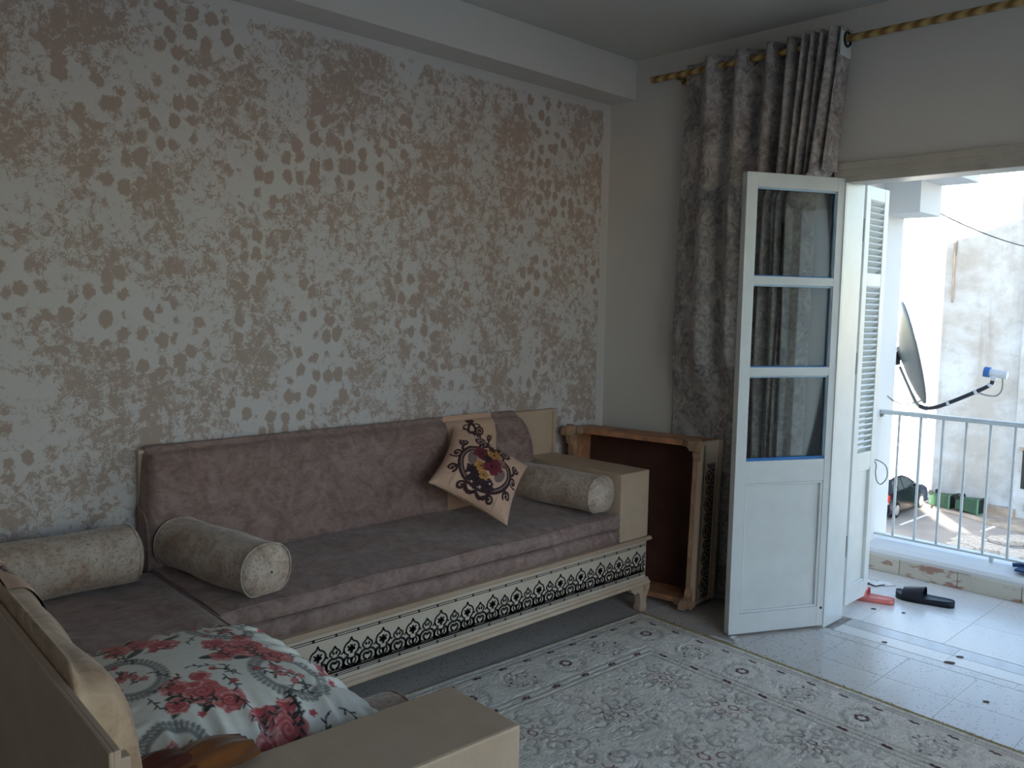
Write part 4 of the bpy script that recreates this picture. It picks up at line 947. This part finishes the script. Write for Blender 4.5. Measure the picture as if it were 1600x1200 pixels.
def rosette(x, y, r, c=DK):
    for k in range(6):
        a = k*math.pi/3; cv.disc(x+r*.62*math.cos(a), y+r*.62*math.sin(a), r*.34, r*.22, c, ang=a+1.57, soft=.003)
    for k in range(14):
        a = k*2*math.pi/14; cv.stroke(spiral(x+r*2.2*math.cos(a), y+r*2.2*math.sin(a), r*.1, r*.45, a, .8, 8), .005, (200, 196, 186), .7, .003, relief=-.004)
def dots(x, y, r, c=DK):
    for k in range(14):
        a = k*2*math.pi/14+rr.uniform(-.1, .1); q = r*rr.choice((.62, 1)); cv.disc(x+q*math.cos(a), y+q*math.sin(a), .008, .005, c, ang=a, soft=.003)
    for k in range(5):
        cv.stroke(spiral(x, y, r*.2, r*1.2, k*1.26, .5, 10), .005, (200, 196, 186), .7, .003, relief=-.004)
for i, t_ in enumerate(np.arange(.2, RA-.15, .26)):
    for y in (.195, RB-.195): (rosette if i % 2 == 0 else dots)(t_, y, .035 if i % 2 == 0 else .07)
for i, t_ in enumerate(np.arange(.46, RB-.3, .26)):
    for x in (.195, RA-.195): (rosette if i % 2 == 1 else dots)(x, t_, .035 if i % 2 == 1 else .07)
for i, x in enumerate(np.arange(.55, RA-.4, .34)):
    for j, y in enumerate(np.arange(.52, RB-.4, .36)):
        x_, y_ = x+(.12 if j % 2 else 0)+rr.uniform(-.02, .02), y+rr.uniform(-.02, .02); r = rr.uniform(.055, .085)
        c = rr.choice((RD, DK, RD, TN))
        for k in range(7):
            a = k*2*math.pi/7; cv.stroke(spiral(x_+r*rr.uniform(.6, 1)*math.cos(a), y_+r*.8*math.sin(a), r*.1, r*rr.uniform(.25, .45), a+1, rr.uniform(.5, 1.1), 10), .004, c, rr.uniform(.25, .75), .003)
            cv.stroke(spiral(x_+r*1.5*math.cos(a), y_+r*1.5*math.sin(a), r*.1, r*.6, a, .9, 12), .006, (196, 192, 182), .7, .004, relief=-.005)
        cv.disc(x_, y_, r*.28, r*.2, c, ring=.006)
for k in range(420):
    x, y = rr.uniform(.38, RA-.38), rr.uniform(.38, RB-.38); cv.stroke(spiral(x, y, .004, rr.uniform(.02, .06), rr.uniform(0, 6.28), rr.uniform(.3, .8), 8), .005, rr.choice(((198, 194, 184), (206, 196, 176), (186, 184, 176))), .6, .004, relief=-.0035)
for k in range(160):
    x, y = rr.uniform(.38, RA-.38), rr.uniform(.38, RB-.38); cv.disc(x, y, .009, .005, rr.choice((DK, RD, TN, TN)), ang=rr.uniform(0, 3), soft=.003, a=.8)
cv.c[:, :3] = s2l((176, 166, 120))[:3]; cv.c[:3] = s2l((186, 176, 130))[:3]
P = np.zeros((NA, NB, 3)); P[..., 0] = cv.X*ea[0]+cv.Y*eb[0]; P[..., 1] = cv.X*ea[1]+cv.Y*eb[1]
bl = lambda z: (z+np.roll(z, 1, 0)+np.roll(z, -1, 0)+np.roll(z, 1, 1)+np.roll(z, -1, 1))/5
P[..., 2] = .010+bl(cv.z)+.0006*np.sin(cv.X*23+cv.Y*7); P[[0, -1]] *= np.array([1, 1, .1]); P[:, [0, -1]] *= np.array([1, 1, .1])
rg = root('rug', (rc[0], rc[1], 0), 0, 'large cream rug with dark red floral motifs and a gold edge', 'rug')
grid_obj('pile', P, 'rug_pile', rg, cv.c)
fr_ = B(); nn_ = 520
for i in range(nn_):
    t_ = i/nn_*RA; p0 = ea*t_; j1, j2 = rr.uniform(.012, .030), rr.uniform(-.004, .012)
    q1 = p0-eb*j1+ea*j2; fr_.box((0, 0, 0), (0, 0, 0)) if False else None
    w = .0022; n0 = ea*w
    fr_.add([(*(p0-n0), .007), (*(p0+n0), .007), (*(q1+n0), .004+rr.uniform(0, .006)), (*(q1-n0), .004)], [(0, 1, 2, 3)])
fr_.tube([tuple(ea*t_)+(.007,) for t_ in np.linspace(0, RA, 60)], .006, 6)
props(fr_.build('gold_fringe', 'gold_braid', rg), 'frayed gold yarn fringe along the doorway side', kind='stuff')

# ---------------------------------------------------------------- slippers
def slide(loc, rz, L, W, m, label, thick=.028, strap=.045):
    c = root('slipper', loc, rz, label, 'slipper', 'slide slippers on the balcony floor')
    nu, nv = 30, 14; x = np.linspace(0, 1, nu); 
    wid = W/2*np.clip(np.sqrt(np.clip(1-((x-.5)/.5)**6, 0, 1)), .0, 1)*(.86+.16*np.cos((x-.25)*math.pi*1.6)); wid[0] = wid[-1] = .004
    v = np.linspace(-1, 1, nv); top = np.zeros((nu, nv, 3)); bot = np.zeros((nu, nv, 3))
    for i in range(nu):
        top[i, :, 0] = bot[i, :, 0] = x[i]*L; top[i, :, 1] = wid[i]*v; bot[i, :, 1] = wid[i]*v*.94
        rim = .006*np.abs(v)**4+.012*np.clip(x[i]-.55, 0, 1)-.004; top[i, :, 2] = thick+rim+.010*max(0, .12-x[i])/.12; bot[i, :, 2] = 0
    loop = np.concatenate([top, bot[:, ::-1]], 1); o = grid_obj('sole', loop, m, c, closed=True)
    nu2 = 14; A = np.linspace(0, math.pi, 20); S = np.zeros((nu2, 40, 3))
    for i in range(nu2):
        t_ = i/(nu2-1); xx = L*(.14+.36*t_); hw = np.interp(xx/L, x, wid)+.003; h = strap*(.75+.5*t_)
        for j, a in enumerate(A):
            sag = 1.0
            S[i, j] = (xx+.03*math.sin(a)*0, hw*math.cos(a), .010+(thick+h-.01)*math.sin(a)**.6)
            S[i, 39-j] = (xx, (hw-.005)*math.cos(a), .010+(thick+h-.016)*math.sin(a)**.6)
    grid_obj('strap', S, m, c, closed=True)
    B().add([tuple(p) for p in S[0]], [tuple(range(40))])
    return c
slide((4.600, 1.758, 0), math.atan2(1.475-1.758, 4.640-4.600), .285, .108, 'navy_rubber', 'dark navy slide slipper lying in front of the curb tiles', strap=.042)
slide((4.40, 1.955, 0), math.atan2(1.705-1.955, 4.452-4.40), .255, .098, 'pink_rubber', 'pink slide slipper half hidden behind the louvred shutter', .022, .036)
# dead leaves and crumbs on the floor
k = 0
for (x, y), s_ in zip(((4.302, 1.749), (4.362, 1.623), (3.897, 1.526), (3.88, 1.238), (3.981, 1.23), (3.589, 1.004)), (.014, .010, .014, .026, .018, .014)):
    b = B(); pts = [(s_*math.cos(a)*(1 if i % 2 else .8), s_*.45*math.sin(a)*(1 if i % 3 else .7)) for i, a in enumerate(np.linspace(0, 2*math.pi, 9, endpoint=False))]
    b.prism(pts, 2, .001, .004)
    lab = ('tiny dark crumb beside the shutter foot', 'tiny dark crumb near the pink slipper heel', 'small dark dry leaf on the doorway threshold near the door foot', 'largest dark dry leaf, on the inner threshold line', 'small dark dry leaf on the grey threshold strip', 'faint dark dry leaf on the room tiles near the rug')[k]; k += 1
    props(b.build('dry_leaf', 'leaf_litter', loc=(x, y, 0), rot=(0, 0, R(-60))), lab, 'leaf', 'dark bits on the tiled floor')
tp = root('paper_scrap', (4.74, 1.93, 0), 0, 'torn white paper scraps with dark edges by the curb, behind the pink slipper', 'paper')
for k in range(5):
    x, y = rr.uniform(-.08, .08), rr.uniform(-.10, .07); n = 7
    pts = [(x+rr.uniform(.02, .05)*math.cos(2*math.pi*i/n), y+rr.uniform(.03, .07)*math.sin(2*math.pi*i/n)) for i in range(n)]
    B().prism(pts, 2, .001+.002*k, .003+.002*k).build('scrap', 'outdoor_white', tp)
    B().prism([(a*1.12-x*.12, b_*1.08-y*.08) for a, b_ in pts], 2, .0005+.002*k, .0012+.002*k).build('scrap_edge', 'leaf_litter', tp)
# small clear plastic cap and strap at the door foot
sc_ = root('door_stopper', (3.372, 1.985, 0), 0, 'small clear plastic stopper with a flat tail at the foot of the open door', 'door stopper')
B().lathe([(.006, .0), (.008, .006), (.014, .010), (.020, .022), (.021, .026), (.018, .024), (.010, .012)], seg=18).build('cup', 'clear_plastic', sc_)
B().box((-.035, .0, .006), (-.02, .11, .010), .002).build('tail', 'clear_plastic', sc_)
